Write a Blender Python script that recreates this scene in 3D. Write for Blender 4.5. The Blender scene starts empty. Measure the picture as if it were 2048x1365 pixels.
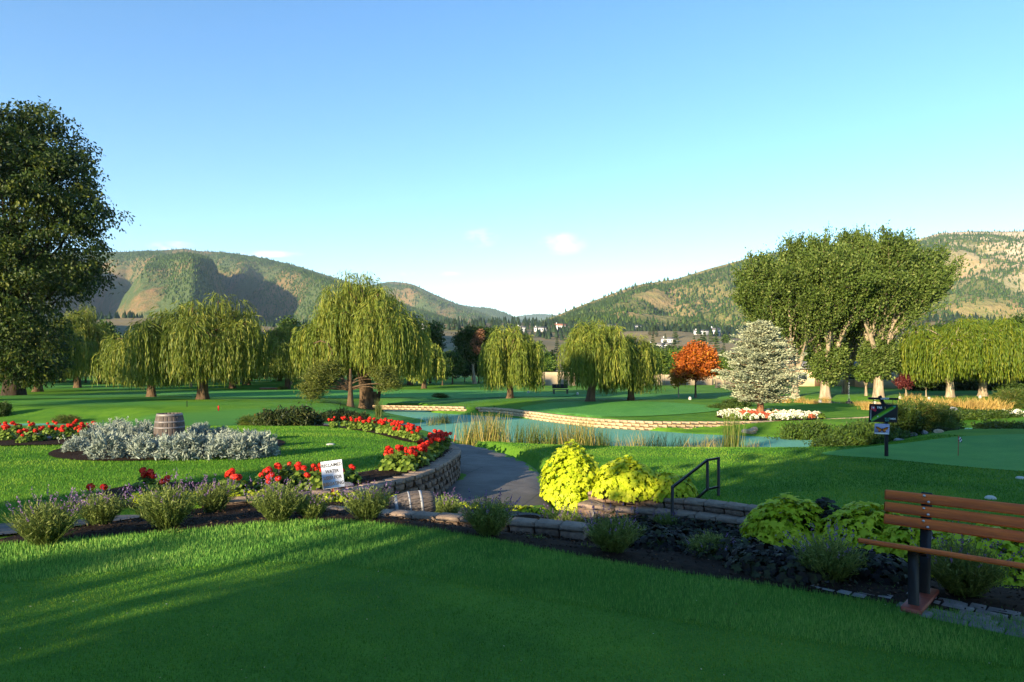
import bpy, math, random
import numpy as np
from mathutils import Vector, Matrix, geometry

# ------------------------------------------------------------------ camera, sky, sun, exposure
SC = bpy.context.scene
COL = SC.collection
R = math.radians
F = 24 / 36 * 2048            # focal length in photograph pixels
HZ = 735.0                    # horizon row of the photograph
CAMZ = 1.78
cam_d = bpy.data.cameras.new('camera')
cam = bpy.data.objects.new('camera', cam_d)
COL.objects.link(cam)
cam.location = (0, 0, CAMZ)
cam.rotation_euler = (R(90), 0, 0)
cam_d.lens = 24
cam_d.sensor_width = 36
cam_d.shift_y = (HZ - 682.5) / 2048
cam_d.clip_start = 0.1
cam_d.clip_end = 40000
SC.camera = cam

SUN_EL, SUN_AZ = 14.0, 218.0   # degrees; azimuth clockwise from +Y (sun behind the camera, to the left)
world = bpy.data.worlds.new('World')
SC.world = world
world.use_nodes = True
wn, wl = world.node_tree.nodes, world.node_tree.links
wn.clear()
w_out = wn.new('ShaderNodeOutputWorld')
w_bg = wn.new('ShaderNodeBackground')
w_sky = wn.new('ShaderNodeTexSky')
w_sky.sky_type = 'NISHITA'
w_sky.sun_disc = False
w_sky.sun_elevation = R(SUN_EL)
w_sky.sun_rotation = R(SUN_AZ)
w_sky.altitude = 400
w_sky.air_density = 0.9
w_sky.dust_density = 0.0
w_sky.ozone_density = 1.0
w_hsv = wn.new('ShaderNodeHueSaturation')
w_hsv.inputs['Hue'].default_value = 0.503
w_hsv.inputs['Saturation'].default_value = 1.32
w_bg.inputs['Strength'].default_value = 0.107
wl.new(w_sky.outputs[0], w_hsv.inputs['Color'])
wl.new(w_bg.outputs[0], w_out.inputs[0])
# faint morning cloud wisps low over the valley
w_tc = wn.new('ShaderNodeTexCoord')
w_sep = wn.new('ShaderNodeSeparateXYZ')
wl.new(w_tc.outputs['Generated'], w_sep.inputs[0])
def wmath(op, a, b=None, c=None):
    n = wn.new('ShaderNodeMath')
    n.operation = op
    for i, v in enumerate((a, b, c)):
        if v is None:
            continue
        if isinstance(v, (int, float)):
            n.inputs[i].default_value = v
        else:
            wl.new(v, n.inputs[i])
    return n.outputs[0]
w_noise = wn.new('ShaderNodeTexNoise')
w_noise.inputs['Scale'].default_value = 34
w_noise.inputs['Detail'].default_value = 5
w_map = wn.new('ShaderNodeMapping')
w_map.inputs['Scale'].default_value = (1, 1, 2.6)
wl.new(w_tc.outputs['Generated'], w_map.inputs[0])
wl.new(w_map.outputs[0], w_noise.inputs['Vector'])
w_col = w_hsv.outputs[0]
tx = wmath('DIVIDE', w_sep.outputs[0], wmath('MAXIMUM', w_sep.outputs[1], 0.05))
tz = wmath('DIVIDE', w_sep.outputs[2], wmath('MAXIMUM', w_sep.outputs[1], 0.05))
w_mask = None
for (cx, cz, rx, rz, k) in ((0.073, 0.181, 0.040, 0.019, 0.42), (-0.045, 0.19, 0.03, 0.016, 0.3), (-0.36, 0.166, 0.06, 0.006, 0.45), (-0.12, 0.137, 0.06, 0.004, 0.35), (-0.50, 0.178, 0.04, 0.008, 0.4)):
    dx = wmath('POWER', wmath('ABSOLUTE', wmath('DIVIDE', wmath('SUBTRACT', tx, cx), rx)), 2.0)
    dz = wmath('POWER', wmath('ABSOLUTE', wmath('DIVIDE', wmath('SUBTRACT', tz, cz), rz)), 2.0)
    m = wmath('MULTIPLY', wmath('MAXIMUM', wmath('SUBTRACT', 1.0, wmath('ADD', dx, dz)), 0.0), k)
    w_mask = m if w_mask is None else wmath('ADD', w_mask, m)
w_fac = wmath('MULTIPLY', wmath('MULTIPLY', w_mask, wmath('GREATER_THAN', w_sep.outputs[1], 0.05)), wmath('MAXIMUM', wmath('MULTIPLY', wmath('SUBTRACT', w_noise.outputs[0], 0.43), 4.5), 0.0))
w_mix = wn.new('ShaderNodeMix')
w_mix.data_type = 'RGBA'
w_mix.inputs[7].default_value = (6.2, 5.8, 6.3, 1)
wl.new(wmath('MINIMUM', w_fac, 0.35), w_mix.inputs[0])
wl.new(w_col, w_mix.inputs[6])
wl.new(w_mix.outputs[2], w_bg.inputs[0])

sun_d = bpy.data.lights.new('sun', 'SUN')
sun = bpy.data.objects.new('sun', sun_d)
COL.objects.link(sun)
sun_d.energy = 5.0
sun_d.angle = R(0.5)
sun_d.color = (1.0, 0.83, 0.55)
_sd = Vector((math.sin(R(SUN_AZ)) * math.cos(R(SUN_EL)), math.cos(R(SUN_AZ)) * math.cos(R(SUN_EL)), math.sin(R(SUN_EL))))
sun.rotation_euler = _sd.to_track_quat('Z', 'Y').to_euler()
sun.location = (-40, -40, 60)

vs = SC.view_settings
vs.view_transform = 'Standard'
vs.look = 'None'
vs.gamma = 1
vs.use_curve_mapping = False
vs.exposure = 1.70
SC.cycles.max_bounces = 5
SC.cycles.diffuse_bounces = 3
SC.cycles.glossy_bounces = 2
SC.cycles.transmission_bounces = 3
SC.cycles.transparent_max_bounces = 8

# ------------------------------------------------------------------ helpers: numbers
rng = np.random.default_rng(11)
def S(a, b, x):
    t = np.clip((np.asarray(x, float) - a) / (b - a), 0, 1)
    return t * t * (3 - 2 * t)
def _hash(ix, iy, seed):
    h = np.sin(ix * 127.1 + iy * 311.7 + seed * 74.7) * 43758.5453
    return h - np.floor(h)
def vnoise(x, y, seed=0):
    x, y = np.asarray(x, float), np.asarray(y, float)
    ix, iy = np.floor(x), np.floor(y)
    fx, fy = x - ix, y - iy
    fx, fy = fx * fx * (3 - 2 * fx), fy * fy * (3 - 2 * fy)
    a, b = _hash(ix, iy, seed), _hash(ix + 1, iy, seed)
    c, d = _hash(ix, iy + 1, seed), _hash(ix + 1, iy + 1, seed)
    return (a * (1 - fx) + b * fx) * (1 - fy) + (c * (1 - fx) + d * fx) * fy
def fbm(x, y, seed=0, n=4):
    s, a, t = 0, 1.0, 0
    for i in range(n):
        s = s + a * vnoise(x * 2 ** i, y * 2 ** i, seed + i * 3)
        t += a
        a *= 0.5
    return s / t
def sdpoly(px, py, poly):
    """signed distance to a polygon, positive outside"""
    px, py = np.asarray(px, float), np.asarray(py, float)
    d = np.full(px.shape, 1e18)
    inside = np.zeros(px.shape, bool)
    n = len(poly)
    for i in range(n):
        (ax, ay), (bx, by) = poly[i], poly[(i + 1) % n]
        ex, ey = bx - ax, by - ay
        t = np.clip(((px - ax) * ex + (py - ay) * ey) / (ex * ex + ey * ey + 1e-12), 0, 1)
        d = np.minimum(d, (px - ax - t * ex) ** 2 + (py - ay - t * ey) ** 2)
        c = ((ay > py) != (by > py)) & (px < (bx - ax) * (py - ay) / ((by - ay) if by != ay else 1e-12) + ax)
        inside ^= c
    d = np.sqrt(d)
    return np.where(inside, -d, d)
def smooth(pts, closed=True, sub=5):
    """Catmull-Rom through the points"""
    p = [np.array(q, float) for q in pts]
    n = len(p)
    out = []
    for i in range(n if closed else n - 1):
        g = (lambda k: p[k % n]) if closed else (lambda k: p[min(max(k, 0), n - 1)])
        a, b, c, d = g(i - 1), g(i), g(i + 1), g(i + 2)
        for k in range(sub):
            t = k / sub
            out.append(tuple(0.5 * (2 * b + (c - a) * t + (2 * a - 5 * b + 4 * c - d) * t * t + (3 * b - a - 3 * c + d) * t ** 3)))
    if not closed:
        out.append(tuple(p[-1]))
    return out
def plan(px, z):
    """measured photo points on a level z turned into plan coordinates"""
    return [((u - 1024) / (v - HZ) * (CAMZ - z), F * (CAMZ - z) / (v - HZ)) for u, v in px]

# ------------------------------------------------------------------ the plan of the place (metres, camera above the origin, looking along +Y)
LAWN_EDGE = [(-9.0, 5.6), (-6.8, 6.3), (-5.13, 6.84), (-3.75, 7.35), (-2.7, 7.83), (-1.86, 7.86), (-0.93, 7.47), (-0.1, 6.94), (0.6, 6.42), (1.21, 6.02), (1.8, 5.68), (2.42, 5.34), (3.1, 4.98), (3.9, 4.65), (5.0, 4.3), (7.0, 4.0)]
UPPER = smooth(LAWN_EDGE, False, 4) + [(30, 2), (30, -60), (-60, -60), (-60, 2)]
WALL_ISL = [(x - 0.07, y + 0.10) for x, y in plan([(430, 1000), (520, 994), (640, 987), (700, 984), (760, 971), (820, 955), (865, 938), (900, 917), (914, 904), (908, 896), (893, 891)], -0.1)]
WALL_ISL_S = smooth(WALL_ISL, False, 6)
ISL_BACK = [(-2.4, 18.6), (-4.2, 21.9), (-5.9, 24.8), (-7.8, 27.8)]
ISL = WALL_ISL_S + ISL_BACK + [(-12, 31), (-30, 33), (-60, 34), (-60, 6), (-9, 7.2), (-6.2, 8.28), (-5.57, 8.7)]
PATH_R = [(0.7, 12.2), (0.74, 13.4), (0.73, 14.7), (0.46, 17.3), (-0.35, 19.7), (-1.5, 21.7), (-2.83, 23.7), (-5.1, 26.6), (-6.8, 28.9), (-8.8, 31.3), (-11, 33.2)]
PATH_L = [(-12.2, 32.0), (-9.2, 29.2), (-7.1, 27.0), (-5.3, 24.6), (-3.6, 21.7), (-2.2, 18.9)] + [(x + 0.04, y + 0.02) for x, y in WALL_ISL[::-1][1:8]]
PATH = smooth(PATH_R, False, 4) + smooth(PATH_L, False, 4) + [(-2.3, 10.75), (-1.2, 10.3), (0.4, 11.0)]
SIDE_PATH = smooth([(-14, 6.2), (-9, 6.55), (-6.2, 6.95), (-5.25, 7.3), (-4.85, 8.0), (-4.7, 8.8), (-5.3, 8.85), (-5.9, 8.3), (-7, 8.05), (-9, 7.9), (-14, 7.7)], True, 4)
WALL_UP = [(1.55, 12.15)] + plan([(1235, 990), (1300, 993), (1400, 1002), (1490, 1012)], -0.45) + [(4.5, 10.2), (5.1, 9.3), (5.7, 8.4), (6.5, 7.6), (7.6, 7.0), (9.5, 6.6)]
WALL_UP_S = smooth(WALL_UP, False, 5)
WALL_LOW = [(1.35, 11.95)] + [(x - 0.05, y - 0.31) for x, y in WALL_UP[1:5]] + [(4.22, 9.98), (4.8, 9.1), (5.4, 8.15), (6.25, 7.3), (7.4, 6.7), (9.4, 6.3)]
WALL_LOW_S = smooth(WALL_LOW, False, 5)
RL = WALL_UP_S + [(30, 6), (60, 15), (45, 26), (14, 25.5), (6, 24), (2, 23), (-1.2, 21.9), (-0.1, 19.9), (0.66, 17.5), (0.95, 15), (0.95, 13), (1.2, 12.3)]
TERR = WALL_LOW_S + WALL_UP_S[::-1]
LOWBED = WALL_LOW_S + [(9.2, 5.2), (5, 5.2), (3, 7), (1.2, 8.8), (0.4, 10.6), (0.9, 11.6)]
FRONT_BED = smooth([(-5.35, 6.78)] + LAWN_EDGE[2:-1] + [(6.8, 4.05)], False, 3) + [(9.0, 4.0), (9.3, 6.25)] + WALL_LOW_S[::-1][1:] + [(0.8, 11.5), (-0.4, 10.9), (-1.2, 10.5), (-2.2, 10.75), (-2.5, 10.3), (-4.2, 9.75), (-4.75, 9.3), (-4.72, 8.6), (-4.9, 7.9), (-5.25, 7.25)]
ISL_BED_EDGE = plan([(100, 1022), (130, 1014), (180, 992), (250, 974), (330, 967), (450, 966), (560, 961), (650, 955), (735, 944), (790, 930), (840, 912), (868, 897), (884, 889)], -0.1)
ISL_BED = smooth(ISL_BED_EDGE, False, 3) + [(x, y) for x, y in WALL_ISL_S[::-1]] + [(-4.6, 9.35), (-5.5, 9.0), (-6.0, 8.75)]
BACK_BED = smooth([(-1.75, 17.0), (-2.7, 19.2), (-4.3, 21.9), (-6.0, 24.6), (-7.7, 27.2), (-8.3, 26.6), (-6.7, 24.0), (-5.2, 21.3), (-3.7, 18.9), (-2.6, 17.0)], True, 3)
SILVER_BED = [(-7.85 + 2.45 * math.cos(a), 15.9 + 2.45 * math.sin(a)) for a in np.linspace(0, 2 * math.pi, 40, endpoint=False)]
LEFT_BED = smooth(plan([(-200, 880), (-60, 893), (60, 893), (170, 890), (200, 872), (170, 862), (60, 866), (-80, 864), (-200, 866)], -0.1), True, 4)
PONDS = [smooth(plan([(800, 849), (850, 861), (890, 872), (930, 884), (1000, 896), (1100, 906), (1230, 911), (1400, 913), (1560, 911), (1640, 902), (1690, 889), (1700, 880), (1600, 876), (1480, 872), (1350, 866), (1250, 857), (1150, 846), (1060, 839), (990, 834), (940, 831), (900, 829), (870, 826), (850, 820), (790, 818), (750, 819), (775, 826), (815, 834), (852, 841), (846, 846)], -1.25), True, 4),
         smooth([(23.5, 54), (25.5, 51.5), (29.5, 51), (31.5, 54), (31, 58), (27, 59.5), (24, 57.5)], True, 4),
         smooth(plan([(1885, 869), (1935, 870), (1985, 868), (1995, 861), (1940, 857), (1890, 859)], -1.25), True, 4),
         smooth(plan([(-300, 859), (60, 859), (150, 857), (172, 853), (150, 848), (60, 848), (-300, 850)], -1.25), True, 4)]
FAR_WALL = plan([(752, 812), (790, 812.5), (850, 813.5), (935, 815.5), (1000, 818), (1060, 824.5), (1130, 833), (1200, 839.5), (1300, 844.5), (1400, 845.5), (1500, 844.5), (1600, 841.5), (1700, 838), (1745, 835)], -0.85)
FAR_WALL_S = smooth(FAR_WALL, False, 6)
FAR_LAWN = FAR_WALL_S + [(22, 40), (23, 47), (21, 51), (15, 62), (-4, 62), (-9.4, 50)]
COURT = [(-9, 5.5), (-2, 7.0), (0, 6.5), (1.0, 9), (0.6, 11.4), (-1.2, 10.8), (-2.3, 11.0), (-4.2, 9.8), (-5.6, 8.8), (-9, 7.5)]
def zfunc(x, y):
    x, y = np.asarray(x, float), np.asarray(y, float)
    z = -0.8 + 0.16 * (vnoise(x / 17, y / 14, 3) - 0.5) * S(36, 50, y)
    z = z + 0.34 * S(-2, -10, x) * np.exp(-((y - 48 - 0.05 * x) / 7.5) ** 2)       # the bank beyond the left ditch
    z = z + np.where(y > 190, 64 * S(180, 1150, y) * (0.8 + 0.4 * vnoise(x / 260, y / 200, 9)) + 10 * (vnoise(x / 90, y / 70, 5) - 0.5) * S(220, 500, y), 0)
    r = np.hypot(x, y)
    z = z + 40 * S(1500, 4000, r)
    d = sdpoly(x, y, ISL)
    zi = -0.1 - 0.65 * S(19, 32, y + np.maximum(0, -x - 16) * 0.6) + 0.05 * np.exp(-((x + 7.9) ** 2 + (y - 15.9) ** 2) / 6)
    z = z + (zi - z) * S(3.2, 0.0, d) * np.where((d > 0) & (x > -12), 0, 1)
    d = sdpoly(x, y, RL)
    z = z + (-0.5 - z) * S(0.10, -0.10, d)
    court = -0.65 + 0.45 * S(-0.6, -2.8, x) * S(13.5, 10.5, y)
    z = z + (court - z) * S(0.25, -0.1, sdpoly(x, y, COURT)) * S(0.1, -0.1, -sdpoly(x, y, ISL))
    d = sdpoly(x, y, PATH)
    z = z + (court - 0.12 * S(22, 32, y) - z) * S(0.10, -0.10, d)
    z = z + (-0.66 - z) * S(0.08, -0.08, sdpoly(x, y, TERR))
    z = z + (-0.86 - z) * S(0.5, -0.3, sdpoly(x, y, LOWBED)) * S(0.06, -0.06, np.minimum(sdpoly(x, y, TERR), sdpoly(x, y, RL)) * -1)
    d = sdpoly(x, y, UPPER)
    W = 2.3 + 2.3 * S(-0.5, 2.5, x) + 0.6 * S(-4, -7, x)
    keep = (sdpoly(x, y, TERR) > 0) & (sdpoly(x, y, RL) > 0)
    z = np.where(keep | (d < 0.3), z + (0 - z) * S(1, 0, np.maximum(d, 0) / W), z)
    dp = np.full(x.shape, 1e9)
    for p in PONDS:
        dp = np.minimum(dp, sdpoly(x, y, p))
    inner = S(0.3, -0.05, sdpoly(x, y, PATH))
    z = np.where(dp < 4.5, z + (-1.2 - z) * S(4.2, 0.15, dp) * (1 - inner), z)
    d = sdpoly(x, y, FAR_LAWN)
    z = z + (-0.85 + 0.22 * S(0, -9, d) - z) * S(0.12, -0.12, d)
    z = np.where(dp < 0.3, z + (-1.75 - z) * S(0.25, -0.6, dp), z)
    return z
def zat(x, y):
    return float(zfunc(np.array([x]), np.array([y]))[0])
def gp(u, v, dz=0.0):
    """the ground point seen at photo pixel (u, v)"""
    ys = np.geomspace(2.5, 2500, 6000)
    xs = (u - 1024) / F * ys
    h = CAMZ + (HZ - v) / F * ys
    g = zfunc(xs, ys) + dz
    i = int(np.argmax(h <= g))
    if h[i] > g[i]:
        i = int(np.argmin(np.where(ys > 30, HZ - (g - CAMZ) / ys * F, 1e9)))
    return float(xs[i]), float(ys[i]), float(g[i] - dz)
def gy(u, y):
    x = (u - 1024) / F * y
    return x, y, zat(x, y)

# ------------------------------------------------------------------ helpers: objects
class MB:
    """collects vertices and faces and builds ONE mesh"""
    def __init__(s):
        s.v, s.f, s.t, s.n = [], [], [], 0
    def add(s, v, f, tint=0.5, mi=0):
        v = np.asarray(v, float).reshape(-1, 3)
        f = np.asarray(f, int)
        s.v.append(v)
        s.f.append((f + s.n, mi))
        s.t.append(np.broadcast_to(np.asarray(tint, float), (len(v),)) if np.ndim(tint) < 1 or len(np.atleast_1d(tint)) == len(v) else np.full(len(v), 0.5))
        s.n += len(v)
        return s
    def mesh(s, name, mats, smooth_shade=False):
        me = bpy.data.meshes.new(name)
        v = np.concatenate(s.v)
        me.vertices.add(len(v))
        me.vertices.foreach_set('co', v.astype(np.float32).ravel())
        loops = np.concatenate([f.ravel() for f, _ in s.f])
        counts = np.concatenate([np.full(len(f), f.shape[1]) for f, _ in s.f])
        mids = np.concatenate([np.full(len(f), m) for f, m in s.f])
        me.loops.add(len(loops))
        me.loops.foreach_set('vertex_index', loops.astype(np.int32))
        me.polygons.add(len(counts))
        starts = np.concatenate([[0], np.cumsum(counts)[:-1]])
        me.polygons.foreach_set('loop_start', starts.astype(np.int32))
        me.polygons.foreach_set('material_index', mids.astype(np.int32))
        if smooth_shade:
            me.polygons.foreach_set('use_smooth', np.ones(len(counts), bool))
        a = me.attributes.new('tint', 'FLOAT', 'POINT')
        a.data.foreach_set('value', np.concatenate(s.t).astype(np.float32))
        for m in (mats if isinstance(mats, (list, tuple)) else [mats]):
            me.materials.append(m)
        me.update(calc_edges=True)
        return me
    def build(s, name, mats, parent=None, smooth_shade=False, loc=(0, 0, 0), rot=(0, 0, 0)):
        return link(name, s.mesh(name, mats, smooth_shade), parent, loc, rot)
def link(name, me, parent=None, loc=(0, 0, 0), rot=(0, 0, 0), scale=None):
    o = bpy.data.objects.new(name, me)
    COL.objects.link(o)
    o.location = loc
    o.rotation_euler = rot
    if scale is not None:
        o.scale = scale if hasattr(scale, '__len__') else (scale,) * 3
    if parent is not None:
        o.parent = parent
    return o
def tag(o, label=None, cat=None, group=None, kind=None):
    if label: o['label'] = label
    if cat: o['category'] = cat
    if group: o['group'] = group
    if kind: o['kind'] = kind
    return o
def thing(name, label, cat, loc=(0, 0, 0), rz=0.0, group=None, scale=None):
    o = bpy.data.objects.new(name, None)
    COL.objects.link(o)
    o.empty_display_size = 0.2
    o.location = loc
    o.rotation_euler = (0, 0, rz)
    if scale is not None:
        o.scale = scale if hasattr(scale, '__len__') else (scale,) * 3
    return tag(o, label, cat, group)
def copy_tree(o, loc, rz=0.0, scale=None, label=None, group=None):
    def rec(a, par):
        c = a.copy()
        COL.objects.link(c)
        if par is not None:
            c.parent = par
        for ch in list(a.children):
            rec(ch, c)
        return c
    c = rec(o, None)
    c.location = loc
    c.rotation_euler = (0, 0, rz)
    if scale is not None:
        c.scale = scale if hasattr(scale, '__len__') else (scale,) * 3
    if label: c['label'] = label
    if group: c['group'] = group
    return c
def rot_z(a):
    c, s = math.cos(a), math.sin(a)
    return np.array([[c, -s, 0], [s, c, 0], [0, 0, 1.0]])
BOXF = np.array([[0, 3, 2, 1], [4, 5, 6, 7], [0, 1, 5, 4], [1, 2, 6, 5], [2, 3, 7, 6], [3, 0, 4, 7]])
def box(mb, c, size, M=None, mi=0, tint=0.5, taper=1.0):
    x, y, z = np.array(size) / 2
    v = np.array([[-x, -y, -z], [x, -y, -z], [x, y, -z], [-x, y, -z], [-x * taper, -y * taper, z], [x * taper, -y * taper, z], [x * taper, y * taper, z], [-x * taper, y * taper, z]])
    if M is not None:
        v = v @ np.asarray(M).T
    mb.add(v + np.array(c), BOXF, tint, mi)
def bbox(mb, c, size, b=0.006, M=None, mi=0, tint=0.5, jit=0.0, seed=0):
    """box with chamfered edges: 24 points"""
    h = np.array(size) / 2
    b = min(b, h.min() * 0.6)
    V, idx = [], {}
    sg = [(-1, -1, -1), (1, -1, -1), (1, 1, -1), (-1, 1, -1), (-1, -1, 1), (1, -1, 1), (1, 1, 1), (-1, 1, 1)]
    rr = np.random.default_rng(seed)
    for i, s in enumerate(sg):
        dj = rr.normal(0, jit, 3) if jit else 0
        for a in range(3):
            p = np.array(s) * (h - b)
            p[a] = s[a] * h[a]
            idx[(i, a)] = len(V)
            V.append(p + dj)
    Fs4, Fs3 = [], []
    for q, a in (((0, 3, 2, 1), 2), ((4, 5, 6, 7), 2), ((0, 1, 5, 4), 1), ((2, 3, 7, 6), 1), ((1, 2, 6, 5), 0), ((3, 0, 4, 7), 0)):
        Fs4.append([idx[(i, a)] for i in q])
    for (i, j) in ((0, 1), (1, 2), (2, 3), (3, 0), (4, 5), (5, 6), (6, 7), (7, 4), (0, 4), (1, 5), (2, 6), (3, 7)):
        ax = [k for k in range(3) if sg[i][k] != sg[j][k]][0]
        a, c2 = [k for k in range(3) if k != ax]
        Fs4.append([idx[(i, a)], idx[(j, a)], idx[(j, c2)], idx[(i, c2)]])
    for i in range(8):
        Fs3.append([idx[(i, 0)], idx[(i, 1)], idx[(i, 2)]])
    v = np.array(V)
    if M is not None:
        v = v @ np.asarray(M).T
    v = v + np.array(c)
    mb.add(v, Fs4, tint, mi)
    mb.f.append((np.array(Fs3) + mb.n - len(v), mi))
def tube(mb, pts, radii, seg=6, mi=0, tint=0.5, cap=True):
    p = np.asarray(pts, float)
    r = np.broadcast_to(np.asarray(radii, float), (len(p),))
    d = np.gradient(p, axis=0)
    d /= np.linalg.norm(d, axis=1)[:, None] + 1e-9
    up = np.array([0.31, 0.17, 0.93]) if abs(d[0][2]) < 0.9 else np.array([1.0, 0.1, 0])
    a = np.cross(d, up)
    a /= np.linalg.norm(a, axis=1)[:, None] + 1e-9
    b = np.cross(d, a)
    th = np.linspace(0, 2 * math.pi, seg, endpoint=False)
    v = p[:, None, :] + r[:, None, None] * (np.cos(th)[None, :, None] * a[:, None, :] + np.sin(th)[None, :, None] * b[:, None, :])
    n = len(p)
    i = np.arange(n - 1)[:, None] * seg
    j = np.arange(seg)[None, :]
    k = (j + 1) % seg
    f = np.stack([i + j, i + k, i + seg + k, i + seg + j], -1).reshape(-1, 4)
    vv = v.reshape(-1, 3)
    if cap:
        vv = np.concatenate([vv, p[:1], p[-1:]])
        f3 = [[n * seg, (q + 1) % seg, q] for q in range(seg)] + [[n * seg + 1, (n - 1) * seg + q, (n - 1) * seg + (q + 1) % seg] for q in range(seg)]
        mb.add(vv, f, tint, mi)
        mb.f.append((np.array(f3) + mb.n - len(vv), mi))
    else:
        mb.add(vv, f, tint, mi)
def lathe(mb, prof, seg=16, mi=0, tint=0.5, M=None, off=(0, 0, 0)):
    th = np.linspace(0, 2 * math.pi, seg, endpoint=False)
    prof = np.asarray(prof, float)
    v = np.stack([prof[:, 0][:, None] * np.cos(th), prof[:, 0][:, None] * np.sin(th), np.repeat(prof[:, 1][:, None], seg, 1)], -1).reshape(-1, 3)
    if M is not None:
        v = v @ np.asarray(M).T
    n = len(prof)
    i = np.arange(n - 1)[:, None] * seg
    j = np.arange(seg)[None, :]
    k = (j + 1) % seg
    mb.add(v + np.array(off), np.stack([i + j, i + k, i + seg + k, i + seg + j], -1).reshape(-1, 4), tint, mi)
def unit(n, g=None):
    v = (g or rng).normal(size=(n, 3))
    return v / (np.linalg.norm(v, axis=1)[:, None] + 1e-9)
def norm(v):
    return v / (np.linalg.norm(v, axis=1)[:, None] + 1e-9)
def leaves(mb, c, axis, L, W, g=None, mi=0, tint=None, wdir=None):
    """diamond leaves: one quad each, centre c, long axis, random roll unless wdir given"""
    g = g or rng
    c = np.asarray(c, float)
    n = len(c)
    axis = norm(np.asarray(axis, float))
    w = unit(n, g) if wdir is None else np.asarray(wdir, float)
    w = norm(w - axis * (w * axis).sum(1)[:, None])
    L = np.broadcast_to(np.asarray(L, float), (n,))[:, None]
    W = np.broadcast_to(np.asarray(W, float), (n,))[:, None]
    v = np.stack([c - axis * L / 2, c + w * W / 2 - axis * L * 0.05, c + axis * L / 2, c - w * W / 2 - axis * L * 0.05], 1).reshape(-1, 3)
    t = g.random(n) if tint is None else np.broadcast_to(tint, (n,))
    mb.add(v, np.arange(4 * n).reshape(n, 4), np.repeat(t, 4), mi)
def polysheet(poly, step, zoff, seed=0, jitter=0.0, bump=0.0, zf=None):
    """a ground-hugging sheet over a plan polygon"""
    P = np.array(poly, float)
    keep = [0]
    for i in range(1, len(P)):
        if np.hypot(*(P[i] - P[keep[-1]])) > step * 0.25:
            keep.append(i)
    P = P[keep]
    Q = []
    for i in range(len(P)):
        a, b = P[i], P[(i + 1) % len(P)]
        m = max(1, int(np.hypot(*(b - a)) / step))
        Q += [a + (b - a) * k / m for k in range(m)]
    Q = np.array(Q)
    x0, y0 = Q.min(0)
    x1, y1 = Q.max(0)
    gx, gy_ = np.meshgrid(np.arange(x0, x1, step), np.arange(y0, y1, step))
    g = np.random.default_rng(seed)
    gx = gx.ravel() + g.uniform(-.3, .3, gx.size) * step
    gy_ = gy_.ravel() + g.uniform(-.3, .3, gy_.size) * step
    ins = sdpoly(gx, gy_, [tuple(q) for q in Q]) < -step * 0.35
    pts = np.concatenate([Q, np.stack([gx[ins], gy_[ins]], 1)])
    n = len(Q)
    res = geometry.delaunay_2d_cdt([Vector((float(a), float(b))) for a, b in pts], [(i, (i + 1) % n) for i in range(n)], [list(range(n))], 1, 1e-5)
    xy = np.array([(v.x, v.y) for v in res[0]])
    z = (zf or zfunc)(xy[:, 0], xy[:, 1]) + zoff
    if bump:
        z = z + bump * (fbm(xy[:, 0] * 7, xy[:, 1] * 7, seed, 3) - 0.35) * S(0.0, -0.25, sdpoly(xy[:, 0], xy[:, 1], [tuple(q) for q in Q]))
    tri = np.array([f for f in res[2] if len(f) == 3])
    return np.column_stack([xy, z]), tri
def sheet(name, poly, step, zoff, m, seed=0, bump=0.0, kind='structure'):
    v, t = polysheet(poly, step, zoff, seed, bump=bump)
    mb = MB().add(v, t)
    return tag(mb.build(name, m, None, True), kind=kind)

# ------------------------------------------------------------------ helpers: materials
def nodemat(name):
    m = bpy.data.materials.new(name)
    m.use_nodes = True
    nt = m.node_tree
    return m, nt.nodes, nt.links, nt.nodes['Principled BSDF']
def ramp(n, cols, fac, l):
    r = n.new('ShaderNodeValToRGB')
    el = r.color_ramp.elements
    while len(el) < len(cols):
        el.new(0.5)
    for e, (p, c) in zip(el, cols):
        e.position = p
        e.color = (*c, 1)
    l.new(fac, r.inputs[0])
    return r.outputs[0]
def noise(n, l, scale, detail=4, rough=0.55, coord=None, stretch=None, kind='Object'):
    t = n.new('ShaderNodeTexCoord') if coord is None else None
    src = t.outputs[kind] if coord is None else coord
    if stretch:
        mp = n.new('ShaderNodeMapping')
        mp.inputs['Scale'].default_value = stretch
        l.new(src, mp.inputs[0])
        src = mp.outputs[0]
    x = n.new('ShaderNodeTexNoise')
    x.inputs['Scale'].default_value = scale
    x.inputs['Detail'].default_value = detail
    x.inputs['Roughness'].default_value = rough
    l.new(src, x.inputs['Vector'])
    return x.outputs[0]
def mixc(n, l, fac, a, b, mode='MIX'):
    x = n.new('ShaderNodeMix')
    x.data_type = 'RGBA'
    x.blend_type = mode
    for i, v in ((0, fac), (6, a), (7, b)):
        if isinstance(v, (int, float)):
            x.inputs[i].default_value = v
        elif isinstance(v, tuple):
            x.inputs[i].default_value = (*v, 1)
        else:
            l.new(v, x.inputs[i])
    return x.outputs[2]
def bump(n, l, b, h, strength=0.3, dist=0.02):
    x = n.new('ShaderNodeBump')
    x.inputs['Strength'].default_value = strength
    x.inputs['Distance'].default_value = dist
    l.new(h, x.inputs['Height'])
    l.new(x.outputs[0], b.inputs['Normal'])
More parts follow.
